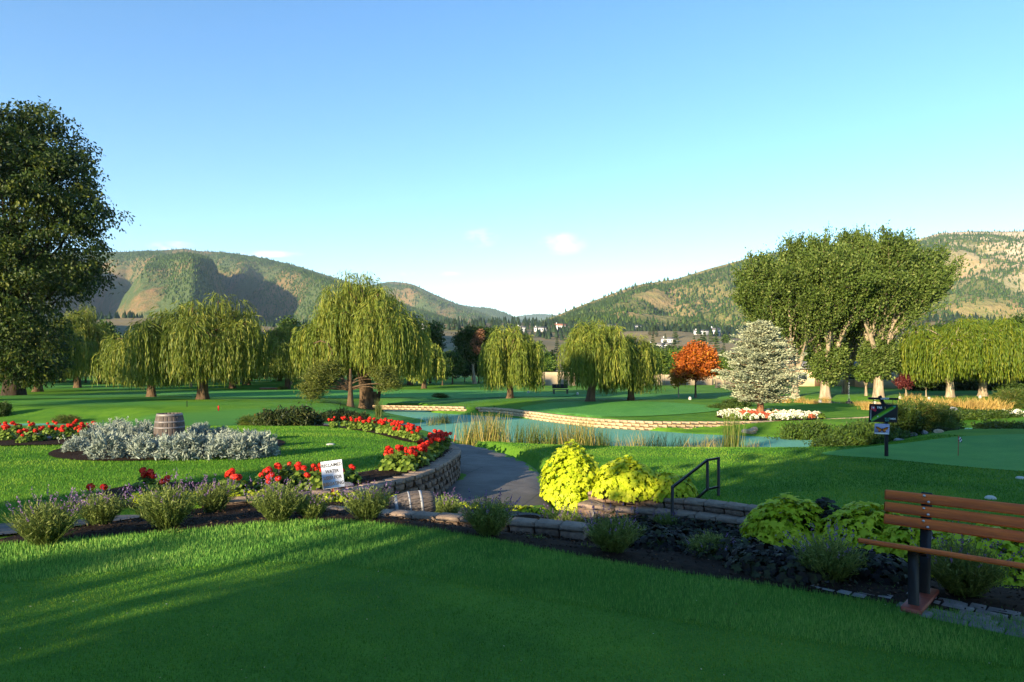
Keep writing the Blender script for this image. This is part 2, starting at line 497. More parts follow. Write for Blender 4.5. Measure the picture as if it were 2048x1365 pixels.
def leafmat(name, c1, c2, c3=None, rough=0.55, transl=0.25, spec=0.25, obj_var=0.25):
    """leaf material: colour varies from leaf to leaf (tint attribute) and from plant to plant"""
    m, n, l, b = nodemat(name)
    at = n.new('ShaderNodeAttribute')
    at.attribute_name = 'tint'
    col = ramp(n, [(0, c1), (0.6 if c3 else 1, c2)] + ([(1, c3)] if c3 else []), at.outputs['Fac'], l)
    oi = n.new('ShaderNodeObjectInfo')
    hs = n.new('ShaderNodeHueSaturation')
    mr = n.new('ShaderNodeMapRange')
    mr.inputs[3].default_value = 1 - obj_var
    mr.inputs[4].default_value = 1 + obj_var
    l.new(oi.outputs['Random'], mr.inputs[0])
    l.new(mr.outputs[0], hs.inputs['Value'])
    l.new(col, hs.inputs['Color'])
    l.new(hs.outputs[0], b.inputs['Base Color'])
    b.inputs['Roughness'].default_value = rough
    b.inputs['Specular IOR Level'].default_value = spec
    if transl > 0:
        tr = n.new('ShaderNodeBsdfTranslucent')
        l.new(hs.outputs[0], tr.inputs['Color'])
        mx = n.new('ShaderNodeMixShader')
        mx.inputs[0].default_value = transl
        l.new(b.outputs[0], mx.inputs[1])
        l.new(tr.outputs[0], mx.inputs[2])
        l.new(mx.outputs[0], n['Material Output'].inputs[0])
    return m
def plain(name, c, rough=0.6, c2=None, scale=8, spec=0.3, metal=0.0, bmp=0.0, stretch=None, obj_var=0.0, detail=4, bscale=None):
    m, n, l, b = nodemat(name)
    col = None
    if c2 is not None:
        h = noise(n, l, scale, detail, 0.6, stretch=stretch)
        col = ramp(n, [(0.3, c), (0.7, c2)], h, l)
    if obj_var:
        oi = n.new('ShaderNodeObjectInfo')
        hs = n.new('ShaderNodeHueSaturation')
        mr = n.new('ShaderNodeMapRange')
        mr.inputs[3].default_value = 1 - obj_var
        mr.inputs[4].default_value = 1 + obj_var
        l.new(oi.outputs['Random'], mr.inputs[0])
        l.new(mr.outputs[0], hs.inputs['Value'])
        if col is not None:
            l.new(col, hs.inputs['Color'])
        else:
            hs.inputs['Color'].default_value = (*c, 1)
        col = hs.outputs[0]
    if col is not None:
        l.new(col, b.inputs['Base Color'])
    else:
        b.inputs['Base Color'].default_value = (*c, 1)
    b.inputs['Roughness'].default_value = rough
    b.inputs['Specular IOR Level'].default_value = spec
    b.inputs['Metallic'].default_value = metal
    if bmp:
        bump(n, l, b, noise(n, l, bscale or scale * 3, 5, 0.65, stretch=stretch), bmp, 0.02)
    return m
def upsun(p, d):
    """a place d metres towards the sun from the camera, p metres across its rays"""
    dx, dy = -math.sin(R(SUN_AZ)), -math.cos(R(SUN_AZ))
    return (dy * p - dx * d, -dx * p - dy * d)
SHADE_TREES = [(*upsun(p, d), k, s, l) for p, d, k, s, l in (
    (-2.2, 15, 0, (0.76, 0.76, 1.0), 'tall leafy shade tree behind the camera'), (0.5, 22, 0, (0.9, 0.9, 1.1), 'tall leafy shade tree behind the camera'),
    (-6.3, 14, 0, (0.36, 0.36, 0.335), 'small shade tree behind the camera'), (-9.0, 13, 0, (0.32, 0.32, 0.31), 'small shade tree behind the camera'),
    (5.8, 15, 0, (0.8, 0.8, 1.0), 'tall leafy shade tree behind the camera'), (3.0, 30, 0, (1.0, 1.0, 1.2), 'tall leafy shade tree behind the camera'),
    (-10.6, 20, 0, (0.17, 0.16, 0.95), 'slim leafy shade tree behind the camera'), (13, 24, 0, (1.2, 1.2, 1.2), 'tall leafy shade tree behind the camera'),
    (-27.4, 23, 1, (0.55, 0.55, 0.98), 'tall shade tree with a high crown behind the camera'), (-25.4, 13, 1, (0.5, 0.5, 0.88), 'tall shade tree with a high crown behind the camera'),
    (-49.4, 24, 1, (0.75, 0.75, 0.93), 'tall shade tree with a high crown behind the camera'), (-56.6, 27, 1, (0.5, 0.5, 0.84), 'tall shade tree with a high crown behind the camera'))]
# ------------------------------------------------------------------ ground, water, paths
def lawn_material(name, deep, fresh, fine=55, sheen=0.35):
    m, n, l, b = nodemat(name)
    big = noise(n, l, 0.16, 4, 0.6)
    mid = noise(n, l, 1.3, 5, 0.65)
    sm = noise(n, l, fine, 3, 0.7)
    f = n.new('ShaderNodeMath'); f.operation = 'ADD'
    l.new(big, f.inputs[0]); l.new(mid, f.inputs[1])
    c = ramp(n, [(0.40, deep), (0.62, fresh)], f.outputs[0], l)
    hf = n.new('ShaderNodeMath'); hf.operation = 'MULTIPLY'; hf.inputs[1].default_value = 0.5
    l.new(f.outputs[0], hf.inputs[0])
    c = ramp(n, [(0.36, deep), (0.64, fresh)], hf.outputs[0], l)
    dry = noise(n, l, 0.55, 6, 0.7)
    c = mixc(n, l, ramp(n, [(0.66, (0, 0, 0)), (0.82, (.5, .5, .5))], dry, l), c, (0.13, 0.15, 0.03))
    c = mixc(n, l, 0.55, c, ramp(n, [(0.25, (0.45, 0.45, 0.45)), (0.75, (1.35, 1.35, 1.3))], sm, l), 'MULTIPLY')
    l.new(c, b.inputs['Base Color'])
    b.inputs['Roughness'].default_value = 0.75
    b.inputs['Specular IOR Level'].default_value = 0.06
    b.inputs['Sheen Weight'].default_value = 0.0
    b.inputs['Sheen Roughness'].default_value = 0.4
    b.inputs['Sheen Tint'].default_value = (0.75, 1.0, 0.85, 1)
    bump(n, l, b, sm, 0.6, 0.03)
    return m
M_LAWN = lawn_material('lawn_turf', (0.048, 0.150, 0.018), (0.120, 0.265, 0.026))
M_GREEN = lawn_material('green_turf', (0.075, 0.250, 0.048), (0.125, 0.330, 0.062), fine=90, sheen=0.6)
M_SOIL = plain('mulch', (0.010, 0.006, 0.004), 0.95, (0.035, 0.020, 0.012), 14, 0.1, bmp=0.9)
def asphalt():
    m, n, l, b = nodemat('asphalt')
    a = noise(n, l, 0.9, 5, 0.6)
    s = noise(n, l, 160, 2, 0.8)
    c = ramp(n, [(0.3, (0.085, 0.072, 0.064)), (0.7, (0.150, 0.128, 0.112))], a, l)
    c = mixc(n, l, 0.7, c, ramp(n, [(0.3, (0.55, 0.55, 0.55)), (0.75, (1.4, 1.4, 1.4))], s, l), 'MULTIPLY')
    vo = n.new('ShaderNodeTexVoronoi'); vo.feature = 'DISTANCE_TO_EDGE'; vo.inputs['Scale'].default_value = 0.55
    wv = noise(n, l, 2.5, 4, 0.7)
    tc = n.new('ShaderNodeTexCoord')
    vm = n.new('ShaderNodeMix'); vm.data_type = 'VECTOR'; vm.inputs[0].default_value = 0.12
    l.new(tc.outputs['Object'], vm.inputs[4]); cx_ = n.new('ShaderNodeCombineXYZ'); l.new(wv, cx_.inputs[0]); l.new(wv, cx_.inputs[1]); l.new(cx_.outputs[0], vm.inputs[5])
    l.new(vm.outputs[1], vo.inputs['Vector'])
    c = mixc(n, l, ramp(n, [(0.0, (.75, .75, .75)), (0.012, (0, 0, 0))], vo.outputs['Distance'], l), c, (0.03, 0.027, 0.024))
    st = noise(n, l, 0.45, 6, 0.7)
    c = mixc(n, l, 0.5, c, ramp(n, [(0.4, (0.6, 0.6, 0.6)), (0.6, (1.25, 1.22, 1.2))], st, l), 'MULTIPLY')
    l.new(c, b.inputs['Base Color'])
    b.inputs['Roughness'].default_value = 0.85
    bump(n, l, b, s, 0.5, 0.006)
    return m
M_PATH = asphalt()
def pond_material(name, algae, cover, dark=(0.006, 0.014, 0.012)):
    m, n, l, b = nodemat(name)
    a = noise(n, l, 0.22, 4, 0.55)
    s = noise(n, l, 7, 5, 0.7)
    f = n.new('ShaderNodeMath'); f.operation = 'MULTIPLY_ADD'; f.inputs[1].default_value = 0.25
    l.new(s, f.inputs[0]); l.new(a, f.inputs[2])
    k = ramp(n, [(cover, (0, 0, 0)), (cover + 0.06, (1, 1, 1))], f.outputs[0], l)
    c = mixc(n, l, k, dark, ramp(n, [(0.3, algae), (0.8, tuple(1.5 * x for x in algae))], s, l))
    l.new(c, b.inputs['Base Color'])
    rr = n.new('ShaderNodeMapRange'); rr.inputs[3].default_value = 0.06; rr.inputs[4].default_value = 0.7
    l.new(k, rr.inputs[0]); l.new(rr.outputs[0], b.inputs['Roughness'])
    l.new(mixc(n, l, k, (0.5, 0.5, 0.5), (0.04, 0.04, 0.04)), b.inputs['Specular IOR Level'])
    bump(n, l, b, noise(n, l, 5, 2), 0.04, 0.02)
    return m
M_POND = pond_material('pond_algae', (0.105, 0.275, 0.195), 0.33)
M_WATER = pond_material('open_water', (0.02, 0.05, 0.05), 0.9)

ang = [0.0]
while ang[-1] < 360:
    a = ang[-1]
    inview = 50 < a < 130
    ang.append(a + (0.34 if inview else 4.0))
ang = np.radians(np.array(ang[:-1]))
rad = [0.8]
while rad[-1] < 9000:
    r0 = rad[-1]
    rad.append(r0 * (1.0095 if 5 < r0 < 60 else 1.03))
rad = np.array(rad)
AA, RR = np.meshgrid(ang, rad)
gx_, gy_ = RR * np.cos(AA), RR * np.sin(AA)
gz_ = zfunc(gx_, gy_)
nA, nR = len(ang), len(rad)
V = np.concatenate([np.stack([gx_, gy_, gz_], -1).reshape(-1, 3), [[0, 0, 0]]])
i = np.arange(nR - 1)[:, None] * nA
j = np.arange(nA)[None, :]
k = (j + 1) % nA
fq = np.stack([i + j, i + nA + j, i + nA + k, i + k], -1).reshape(-1, 4)
def ground_material():
    """turf near, dry grass and bare fields on the rising land beyond the course"""
    m, n, l, b = nodemat('ground_turf')
    big = noise(n, l, 0.10, 4, 0.6)
    mid = noise(n, l, 0.9, 5, 0.65)
    sm = noise(n, l, 48, 3, 0.7)
    f = n.new('ShaderNodeMath'); f.operation = 'ADD'
    l.new(big, f.inputs[0]); l.new(mid, f.inputs[1])
    hf = n.new('ShaderNodeMath'); hf.operation = 'MULTIPLY'; hf.inputs[1].default_value = 0.5
    l.new(f.outputs[0], hf.inputs[0])
    c = ramp(n, [(0.38, (0.052, 0.155, 0.016)), (0.62, (0.135, 0.270, 0.022))], hf.outputs[0], l)
    # mown fairways, greener and dewy, between rougher strips
    fw = noise(n, l, 1.0, 2, 0.4, stretch=(0.020, 0.060, 1))
    c = mixc(n, l, ramp(n, [(0.50, (0, 0, 0)), (0.54, (.75, .75, .75))], fw, l), c, (0.075, 0.230, 0.050))
    dry = noise(n, l, 0.45, 6, 0.7)
    c = mixc(n, l, ramp(n, [(0.64, (0, 0, 0)), (0.80, (.45, .45, .45))], dry, l), c, (0.13, 0.15, 0.03))
    c = mixc(n, l, 0.5, c, ramp(n, [(0.25, (0.5, 0.5, 0.5)), (0.75, (1.3, 1.3, 1.25))], sm, l), 'MULTIPLY')
    tc = n.new('ShaderNodeTexCoord')
    sp = n.new('ShaderNodeSeparateXYZ')
    l.new(tc.outputs['Object'], sp.inputs[0])
    mr = n.new('ShaderNodeMapRange')
    mr.inputs[1].default_value = 170; mr.inputs[2].default_value = 230
    l.new(sp.outputs[1], mr.inputs[0])
    fld = noise(n, l, 1.0, 4, 0.6, stretch=(0.006, 0.016, 0.01))
    fc = ramp(n, [(0.30, (0.10, 0.12, 0.035)), (0.45, (0.22, 0.17, 0.09)), (0.58, (0.16, 0.13, 0.07)), (0.75, (0.07, 0.11, 0.03))], fld, l)
    c = mixc(n, l, mr.outputs[0], c, fc)
    l.new(c, b.inputs['Base Color'])
    b.inputs['Roughness'].default_value = 0.8
    b.inputs['Specular IOR Level'].default_value = 0.06
    b.inputs['Sheen Weight'].default_value = 0.0
    b.inputs['Sheen Roughness'].default_value = 0.4
    b.inputs['Sheen Tint'].default_value = (0.75, 1.0, 0.85, 1)
    bump(n, l, b, sm, 0.5, 0.03)
    return m
gm = MB().add(V, fq)
gm.f.append((np.array([[nR * nA, q, (q + 1) % nA] for q in range(nA)]), 0))
ground = tag(gm.build('ground', ground_material(), None, True), kind='structure')

sheet('front_lawn', smooth(LAWN_EDGE, False, 4) + [(9, 2), (9, -2), (-9, -2), (-9, 2)], 0.22, 0.006, M_LAWN, 1)
sheet('flower_bed', FRONT_BED, 0.10, 0.015, M_SOIL, 2, 0.05)
sheet('flower_bed', ISL_BED, 0.12, 0.015, M_SOIL, 3, 0.06)
sheet('flower_bed', BACK_BED, 0.2, 0.03, M_SOIL, 4, 0.05)
sheet('flower_bed', SILVER_BED, 0.2, 0.02, M_SOIL, 5, 0.06)
sheet('flower_bed', LEFT_BED, 0.3, 0.03, M_SOIL, 6, 0.05)
sheet('path', PATH, 0.25, 0.018, M_PATH, 7)
sheet('path', SIDE_PATH, 0.2, 0.03, M_PATH, 8)
SPRUCE = plan([(1521, 829)], -0.68)[0]
WHITE_BED = [(SPRUCE[0] + 0.25 + 2.7 * math.cos(a), SPRUCE[1] - 0.5 + 2.2 * math.sin(a)) for a in np.linspace(0, 2 * math.pi, 40, endpoint=False)]
sheet('flower_bed', WHITE_BED, 0.3, 0.03, M_SOIL, 9, 0.1)
PUTT = smooth(plan([(1640, 908), (1750, 893), (1850, 880), (1960, 872), (2120, 868), (2400, 868), (2500, 950), (2250, 955), (2048, 944), (1900, 932), (1760, 918)], -0.5), True, 4)
sheet('putting_green', PUTT, 0.45, 0.012, M_GREEN, 10)
FGREEN = smooth(plan([(1040, 812), (1100, 806), (1200, 804), (1300, 806), (1400, 812), (1440, 820), (1380, 826), (1280, 829), (1180, 828), (1090, 822)], -0.68), True, 4)
sheet('putting_green', FGREEN, 0.5, 0.03, M_GREEN, 11)
LGREEN = smooth([(-31, 60), (-22, 57), (-9, 55), (2, 58), (6, 66), (-4, 76), (-22, 80), (-34, 72)], True, 4)
sheet('fairway', LGREEN, 0.9, 0.04, M_GREEN, 12)
for q, p in enumerate(PONDS):
    grow_ = [tuple(np.array(c) + 0.35 * (np.array(c) - np.mean(p, 0)) / np.linalg.norm(np.array(c) - np.mean(p, 0))) for c in p]
    mb = MB()
    vv, tt = polysheet(grow_, 1.2, 0, q, zf=lambda x, y: np.full(np.shape(x), -1.25 if q != 1 else -1.12))
    mb.add(vv, tt)
    tag(mb.build('pond', M_WATER if q == 1 else M_POND), kind='structure')

# ------------------------------------------------------------------ hills
def hill_material(name, bare, scrub, rock, rock_lo, rock_hi, sc=0.004):
    m, n, l, b = nodemat(name)
    a = noise(n, l, sc, 6, 0.65)
    d = noise(n, l, sc * 9, 5, 0.7)
    f = n.new('ShaderNodeMath'); f.operation = 'MULTIPLY_ADD'; f.inputs[1].default_value = 0.5
    l.new(d, f.inputs[0]); l.new(a, f.inputs[2])
    c = ramp(n, [(0.70, scrub), (1.0, bare)], f.outputs[0], l)
    rk = noise(n, l, sc * 2.2, 6, 0.75, stretch=(1, 1, 3))
    geo = n.new('ShaderNodeNewGeometry')
    sp = n.new('ShaderNodeSeparateXYZ')
    l.new(geo.outputs['Position'], sp.inputs[0])
    mr = n.new('ShaderNodeMapRange'); mr.inputs[1].default_value = 1150; mr.inputs[2].default_value = 1500
    l.new(sp.outputs[0], mr.inputs[0])
    rf = n.new('ShaderNodeMath'); rf.operation = 'MULTIPLY'
    l.new(mr.outputs[0], rf.inputs[0]); l.new(ramp(n, [(rock_lo, (0, 0, 0)), (rock_hi, (1, 1, 1))], rk, l), rf.inputs[1])
    c = mixc(n, l, rf.outputs[0], c, rock)
    l.new(c, b.inputs['Base Color'])
    b.inputs['Roughness'].default_value = 0.95
    b.inputs['Specular IOR Level'].default_value = 0.05
    bump(n, l, b, d, 0.6, 25)
    return m
def cones(mb, p, h, r, g, tint, seg=5):
    n = len(p)
    th = g.random(n)[:, None] * 6.28 + np.linspace(0, 2 * math.pi, seg, endpoint=False)[None, :]
    ring = p[:, None, :] + np.stack([r[:, None] * np.cos(th), r[:, None] * np.sin(th), 0 * th + h[:, None] * 0.08], -1)
    tip = p + np.stack([0 * h, 0 * h, h], -1)
    v = np.concatenate([ring, tip[:, None, :]], 1)
    base = np.arange(n)[:, None, None] * (seg + 1)
    q = np.arange(seg)
    f = np.stack([q, (q + 1) % seg, 0 * q + seg], -1)[None] + base
    mb.add(v.reshape(-1, 3), f.reshape(-1, 3), np.repeat(tint, seg + 1))
M_CONIF = leafmat('conifer_slope', (0.020, 0.046, 0.012), (0.044, 0.080, 0.016), (0.082, 0.118, 0.026), rough=0.9, transl=0, spec=0.05, obj_var=0)
def hill(ridge, zb, near, mat_, spurs, n_trees, dens, seed, prof=0.9, back=0.5, rows=46, step=9, hmul=1.0, forest='conifer forest'):
    """ridge: (photo column, photo row, distance); near: distance of the foot as share of the ridge distance"""
    g = np.random.default_rng(seed)
    us = np.arange(ridge[0][0], ridge[-1][0] + 1, step).astype(float)
    ru, rv, rd = zip(*ridge)
    v_ = np.interp(us, ru, rv)
    k = np.array([0.25, 0.5, 0.25])
    v_[1:-1] = np.convolve(v_, k, 'valid')
    d_ = np.interp(us, ru, rd)
    zr = CAMZ + (HZ - v_) / F * d_
    s = np.concatenate([np.linspace(0, 1, rows), 1 + np.linspace(0.06, 1, 12)])
    front = np.minimum(s, 1)
    yy = d_[:, None] * (near + (1 - near) * front[None, :]) + np.maximum(s - 1, 0)[None, :] * d_[:, None] * back
    xx = (us[:, None] - 1024) / F * yy
    hh = np.where(s <= 1, front ** prof, 1 - (s - 1) ** 1.3)
    zz = zb + (zr[:, None] - zb) * hh[None, :]
    env = np.where(s <= 1, np.sin(math.pi * np.clip(front, 0, 1) ** 0.8) ** 0.6, -0.3 * np.minimum(s - 1, 0.4))[None, :] * 1.0
    for (lam, ang_, amp, ph) in spurs:
        warp = 0.35 * (fbm(xx / 900, yy / 900, seed + 5, 3) - 0.5) * 2
        t = (xx * math.cos(ang_) + yy * math.sin(ang_)) / lam + ph + warp
        w = t - np.floor(t)
        tri = np.where(w < 0.62, w / 0.62, (1 - w) / 0.38)
        zz = zz + amp * (tri - 0.5) * env * (zr[:, None] - zb) / 600
    rdg = 1 - np.abs(2 * fbm(xx / 330 + 0.4 * fbm(xx / 150, yy / 150, seed + 8, 3), yy / 420, seed + 2, 4) - 1) * 2.2
    zz = zz + (70 * (fbm(xx / 240, yy / 240, seed, 5) - 0.5) + 95 * (rdg - 0.6) + 30 * (fbm(xx / 60, yy / 60, seed + 1, 3) - 0.5)) * env * np.minimum(1, (zr[:, None] - zb) / 300)
    capz = CAMZ + (zr[:, None] - CAMZ) * yy / d_[:, None] * (0.955 + 0.045 * front[None, :] ** 3)
    over = np.maximum(zz - (capz - 40), 0)
    zz = np.where(s[None, :] < 1, np.where(over > 0, capz - 40 + 40 * (1 - np.exp(-over / 40)), zz), np.minimum(zz, capz))
    P = np.stack([xx, yy, zz], -1)
    nu, ns = len(us), len(s)
    a = np.arange(nu - 1)[:, None] * ns
    b = np.arange(ns - 1)[None, :]
    f = np.stack([a + b, a + ns + b, a + ns + b + 1, a + b + 1], -1).reshape(-1, 4)
    o = tag(MB().add(P.reshape(-1, 3), f).build('hill', mat_, None, True), kind='structure')
    # forest on it
    ci, cj = g.random(n_trees * 3) * (nu - 1.001), g.random(n_trees * 3) ** 0.9 * (rows + 1.5)
    i0, j0 = ci.astype(int), cj.astype(int)
    fu, fv = (ci - i0)[:, None], (cj - j0)[:, None]
    p = (P[i0, j0] * (1 - fu) + P[i0 + 1, j0] * fu) * (1 - fv) + (P[i0, j0 + 1] * (1 - fu) + P[i0 + 1, j0 + 1] * fu) * fv
    dn = 0.5 * fbm(p[:, 0] / 330, p[:, 1] / 330, seed + 40, 4) + 0.5 * fbm(p[:, 0] / 90, p[:, 1] / 90, seed + 50, 3) + dens(1024 + p[:, 0] / p[:, 1] * F, HZ - (p[:, 2] - CAMZ) / p[:, 1] * F)
    ok = dn + 0.16 * (g.random(len(p)) - 0.5) > 0.5
    p = p[ok][:n_trees]
    h = (5 + 9 * g.random(len(p)) ** 1.6) * hmul
    mb = MB()
    cones(mb, p - [0, 0, 0.5], h, h * (0.20 + 0.09 * g.random(len(p))), g, g.random(len(p)))
    tag(mb.build('hill_forest', M_CONIF), kind='stuff', label=forest, cat='forest')
    return o
M_HILL_L = hill_material('hill_slope_left', (0.25, 0.135, 0.07), (0.062, 0.088, 0.032), (0.4, 0.3, 0.2), 0.9, 0.95)
M_HILL_R = hill_material('hill_slope_right', (0.36, 0.235, 0.115), (0.14, 0.145, 0.048), (0.50, 0.40, 0.29), 0.40, 0.52)
M_HILL_F = hill_material('hill_slope_far', (0.16, 0.15, 0.07), (0.05, 0.085, 0.03), (0.4, 0.3, 0.2), 0.9, 0.95)
hill([(1020, 636, 9000), (1040, 632, 9000), (1075, 628, 9000), (1110, 630, 9000), (1150, 640, 9000)], 60, 0.75, M_HILL_F, [], 2500, lambda u, v: 0.3, 31, hmul=2.0, forest='blue green forest on the farthest hill in the valley gap', rows=20)
hill([(880, 600, 6400), (940, 614, 6200), (985, 617, 6000), (1020, 630, 5900), (1060, 648, 5800), (1100, 664, 5700)], 50, 0.7, M_HILL_F, [(800, 0.65, 120, 0.2)], 5000, lambda u, v: 0.18 - 0.3 * S(985, 1010, u) * S(620, 640, v), 32, hmul=1.5, forest='forest on the low hill sloping into the valley gap', rows=30)
hill([(660, 610, 5000), (700, 585, 5000), (745, 571, 4900), (780, 563, 4800), (825, 568, 4700), (870, 590, 4600), (920, 611, 4500), (960, 624, 4400), (1000, 640, 4300), (1040, 660, 4200)], 50, 0.6, M_HILL_L, [(620, 0.55, 330, 0.1)], 9000, lambda u, v: 0.30, 33, hmul=1.35, forest='forest on the rounded hill behind the big willow')
hill([(-2200, 640, 3600), (-1500, 610, 3600), (-900, 580, 3600), (-500, 556, 3600), (-200, 540, 3600), (0, 520, 3600), (100, 509, 3550), (150, 506, 3500), (250, 504, 3500), (330, 501, 3500), (365, 498, 3500), (400, 503, 3480), (450, 505, 3450), (530, 517, 3400), (600, 534, 3350), (650, 550, 3300), (700, 565, 3250), (760, 590, 3200), (820, 612, 3100), (900, 636, 3000), (960, 655, 2900)], 45, 0.5, M_HILL_L, [(430, 0.55, 400, 0.10), (170, 0.45, 75, 0.3)], 70000, lambda u, v: 0.24 - 0.50 * S(340, 220, u) * S(505, 545, v) - 0.16 * S(560, 610, v) * S(480, 300, u), 34, forest='pine forest on the long ridge above the willows', step=7, rows=60)
hill([(1020, 668, 1900), (1060, 652, 1950), (1100, 637, 2000), (1160, 612, 2050), (1230, 586, 2100), (1280, 569, 2150), (1350, 559, 2200), (1420, 537, 2250), (1500, 516, 2300), (1560, 504, 2350), (1700, 488, 2450), (1830, 481, 2500), (1880, 466, 2500), (1940, 463, 2500), (2048, 463, 2500), (2200, 455, 2550), (2500, 440, 2600), (3300, 470, 2600), (4200, 560, 2600)], 40, 0.52, M_HILL_R, [(330, 2.3, 70, 0.2), (120, 1.2, 22, 0.0)], 64000, lambda u, v: 0.10 - 0.10 * S(1820, 1950, u), 35, prof=0.8, forest='scattered pines on the sunny dry hill', step=7, rows=60)
# the hill outside the frame at the left behind the camera, whose morning shade lies on the far benches
rx, ry = np.meshgrid(np.linspace(-1, 1, 40), np.linspace(-1, 1, 40))
ca, sa = math.cos(R(-50.0)), math.sin(R(-50.0))
hx = -620 + rx * 430 * ca - ry * 200 * sa
hy = 120 + rx * 430 * sa + ry * 200 * ca
hz = -3 + 235 * np.clip(1 - ry ** 2, 0, 1) * S(-1, -0.45, rx) * S(1, 0.45, rx) * (0.8 + 0.4 * fbm(hx / 120, hy / 120, 4, 3))
a = np.arange(39)[:, None] * 40
b = np.arange(39)[None, :]
tag(MB().add(np.stack([hx, hy, hz], -1).reshape(-1, 3), np.stack([a + b, a + b + 1, a + 41 + b, a + 40 + b], -1).reshape(-1, 4)).build('hill', M_HILL_L, None, True), kind='structure')

# ------------------------------------------------------------------ morning air
m = bpy.data.materials.new('haze_air')
m.use_nodes = True
nt = m.node_tree
nt.nodes.clear()
o_ = nt.nodes.new('ShaderNodeOutputMaterial')
pvn = nt.nodes.new('ShaderNodeVolumePrincipled')
pvn.inputs['Color'].default_value = (0.60, 0.78, 1.0, 1)
pvn.inputs['Density'].default_value = 5.0e-5
pvn.inputs['Anisotropy'].default_value = 0.0
nt.links.new(pvn.outputs[0], o_.inputs['Volume'])
mb = MB()
box(mb, (0, 4000, 548), (34000, 34000, 1104))
tag(mb.build('haze', m), kind='stuff', label='thin blue morning haze over the valley')

# ------------------------------------------------------------------ stone walls, block by block
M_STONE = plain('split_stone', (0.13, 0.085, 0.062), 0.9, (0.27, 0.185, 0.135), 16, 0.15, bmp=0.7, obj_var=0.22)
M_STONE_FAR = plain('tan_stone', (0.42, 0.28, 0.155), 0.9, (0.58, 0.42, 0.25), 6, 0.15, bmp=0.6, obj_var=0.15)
M_CAP = plain('cap_stone', (0.20, 0.145, 0.11), 0.9, (0.31, 0.23, 0.175), 20, 0.15, bmp=0.5, obj_var=0.15)
def arclen(pl):
    p = np.array(pl, float)
    return p, np.concatenate([[0], np.cumsum(np.hypot(*np.diff(p, axis=0).T))])
def along(p, s, t):
    x, y = np.interp(t, s, p[:, 0]), np.interp(t, s, p[:, 1])
    e = 0.06
    x2, y2 = np.interp(t + e, s, p[:, 0]), np.interp(t + e, s, p[:, 1])
    x1, y1 = np.interp(t - e, s, p[:, 0]), np.interp(t - e, s, p[:, 1])
    return x, y, math.atan2(y2 - y1, x2 - x1)
def stone_wall(label, pl, top, courses, bl, bh, depth, cap=0.0, m=M_STONE, mcap=M_CAP, cap_over=0.02, limit=300, group=None, name='stone_wall'):
    g = np.random.default_rng(len(pl) * 7 + courses)
    p, s = arclen(pl)
    root = tag(thing(name, label, 'wall', (p[0][0], p[0][1], top), 0, group), kind='thing')
    base = np.array([p[0][0], p[0][1], top])
    variants = []
    for q in range(4):
        mb = MB()
        bbox(mb, (0, 0, 0), (bl - 0.012, depth, bh - 0.01), min(0.02, bh * 0.16), None, 0, 0.5, bh * 0.05, q)
        variants.append(mb.mesh('stone_block', m))
    capm = None
    if cap:
        mb = MB()
        bbox(mb, (0, 0, 0), (bl - 0.008, depth + cap_over * 2, cap), 0.014, None, 0, 0.5, 0.004, 9)
        capm = mb.mesh('cap_stone', mcap)
    made, rest = 0, MB()
    rows = ([(None, top - cap / 2)] if cap else []) + [(c, top - cap - bh * (c + 0.5) - 0.002) for c in range(courses)]
    for c, z in rows:
        n = int(s[-1] / bl)
        for q in range(n + 1):
            t = (q + (0.5 if (c or 0) % 2 else 0.0)) * bl
            if t > s[-1]:
                continue
            x, y, a = along(p, s, t)
            jx = g.normal(0, 0.005)
            loc = (x - base[0] - math.sin(a) * jx, y - base[1] + math.cos(a) * jx, z - base[2])
            if made < limit:
                link('cap_stone' if c is None else 'stone_block', capm if c is None else variants[g.integers(4)], root, loc, (g.normal(0, 0.008), 0, a + g.normal(0, 0.015)))
                made += 1
            else:
                bbox(rest, loc, (bl - 0.012, depth, bh - 0.01), 0.012, rot_z(a))
    if rest.n:
        tag(rest.build('stone_course', m, root), kind='stuff')
    return root
stone_wall('curved stone retaining wall of the island bed, along the inside of the path bend', WALL_ISL_S, -0.085, 4, 0.30, 0.13, 0.26, 0.075)
FRONT_WALL = [(-2.95, 9.15), (-2.55, 9.08), (-2.0, 8.96), (-1.4, 8.78), (-0.78, 8.6), (-0.15, 8.42), (0.4, 8.26), (0.75, 8.12)]
stone_wall('low stone edging wall behind the front lavender row, below the path', smooth(FRONT_WALL, False, 4), -0.085, 2, 0.32, 0.11, 0.22, 0.055)
stone_wall('upper dark stone terrace wall at the edge of the shaded right lawn', WALL_UP_S, -0.44, 3, 0.34, 0.115, 0.24, 0.07)
stone_wall('lower dark stone terrace wall just below the black handrail foot', WALL_LOW_S, -0.60, 3, 0.34, 0.13, 0.24, 0.075)
stone_wall('long sunlit tan stone wall along the far bank of the pond', [q for q in FAR_WALL_S if q[0] > -2.35], -0.80, 3, 0.42, 0.155, 0.3, 0.0, M_STONE_FAR)
stone_wall('short tan stone wall at the far end of the pond beside the big willow', [q for q in FAR_WALL_S if q[0] < -2.75], -0.80, 2, 0.42, 0.155, 0.3, 0.0, M_STONE_FAR)
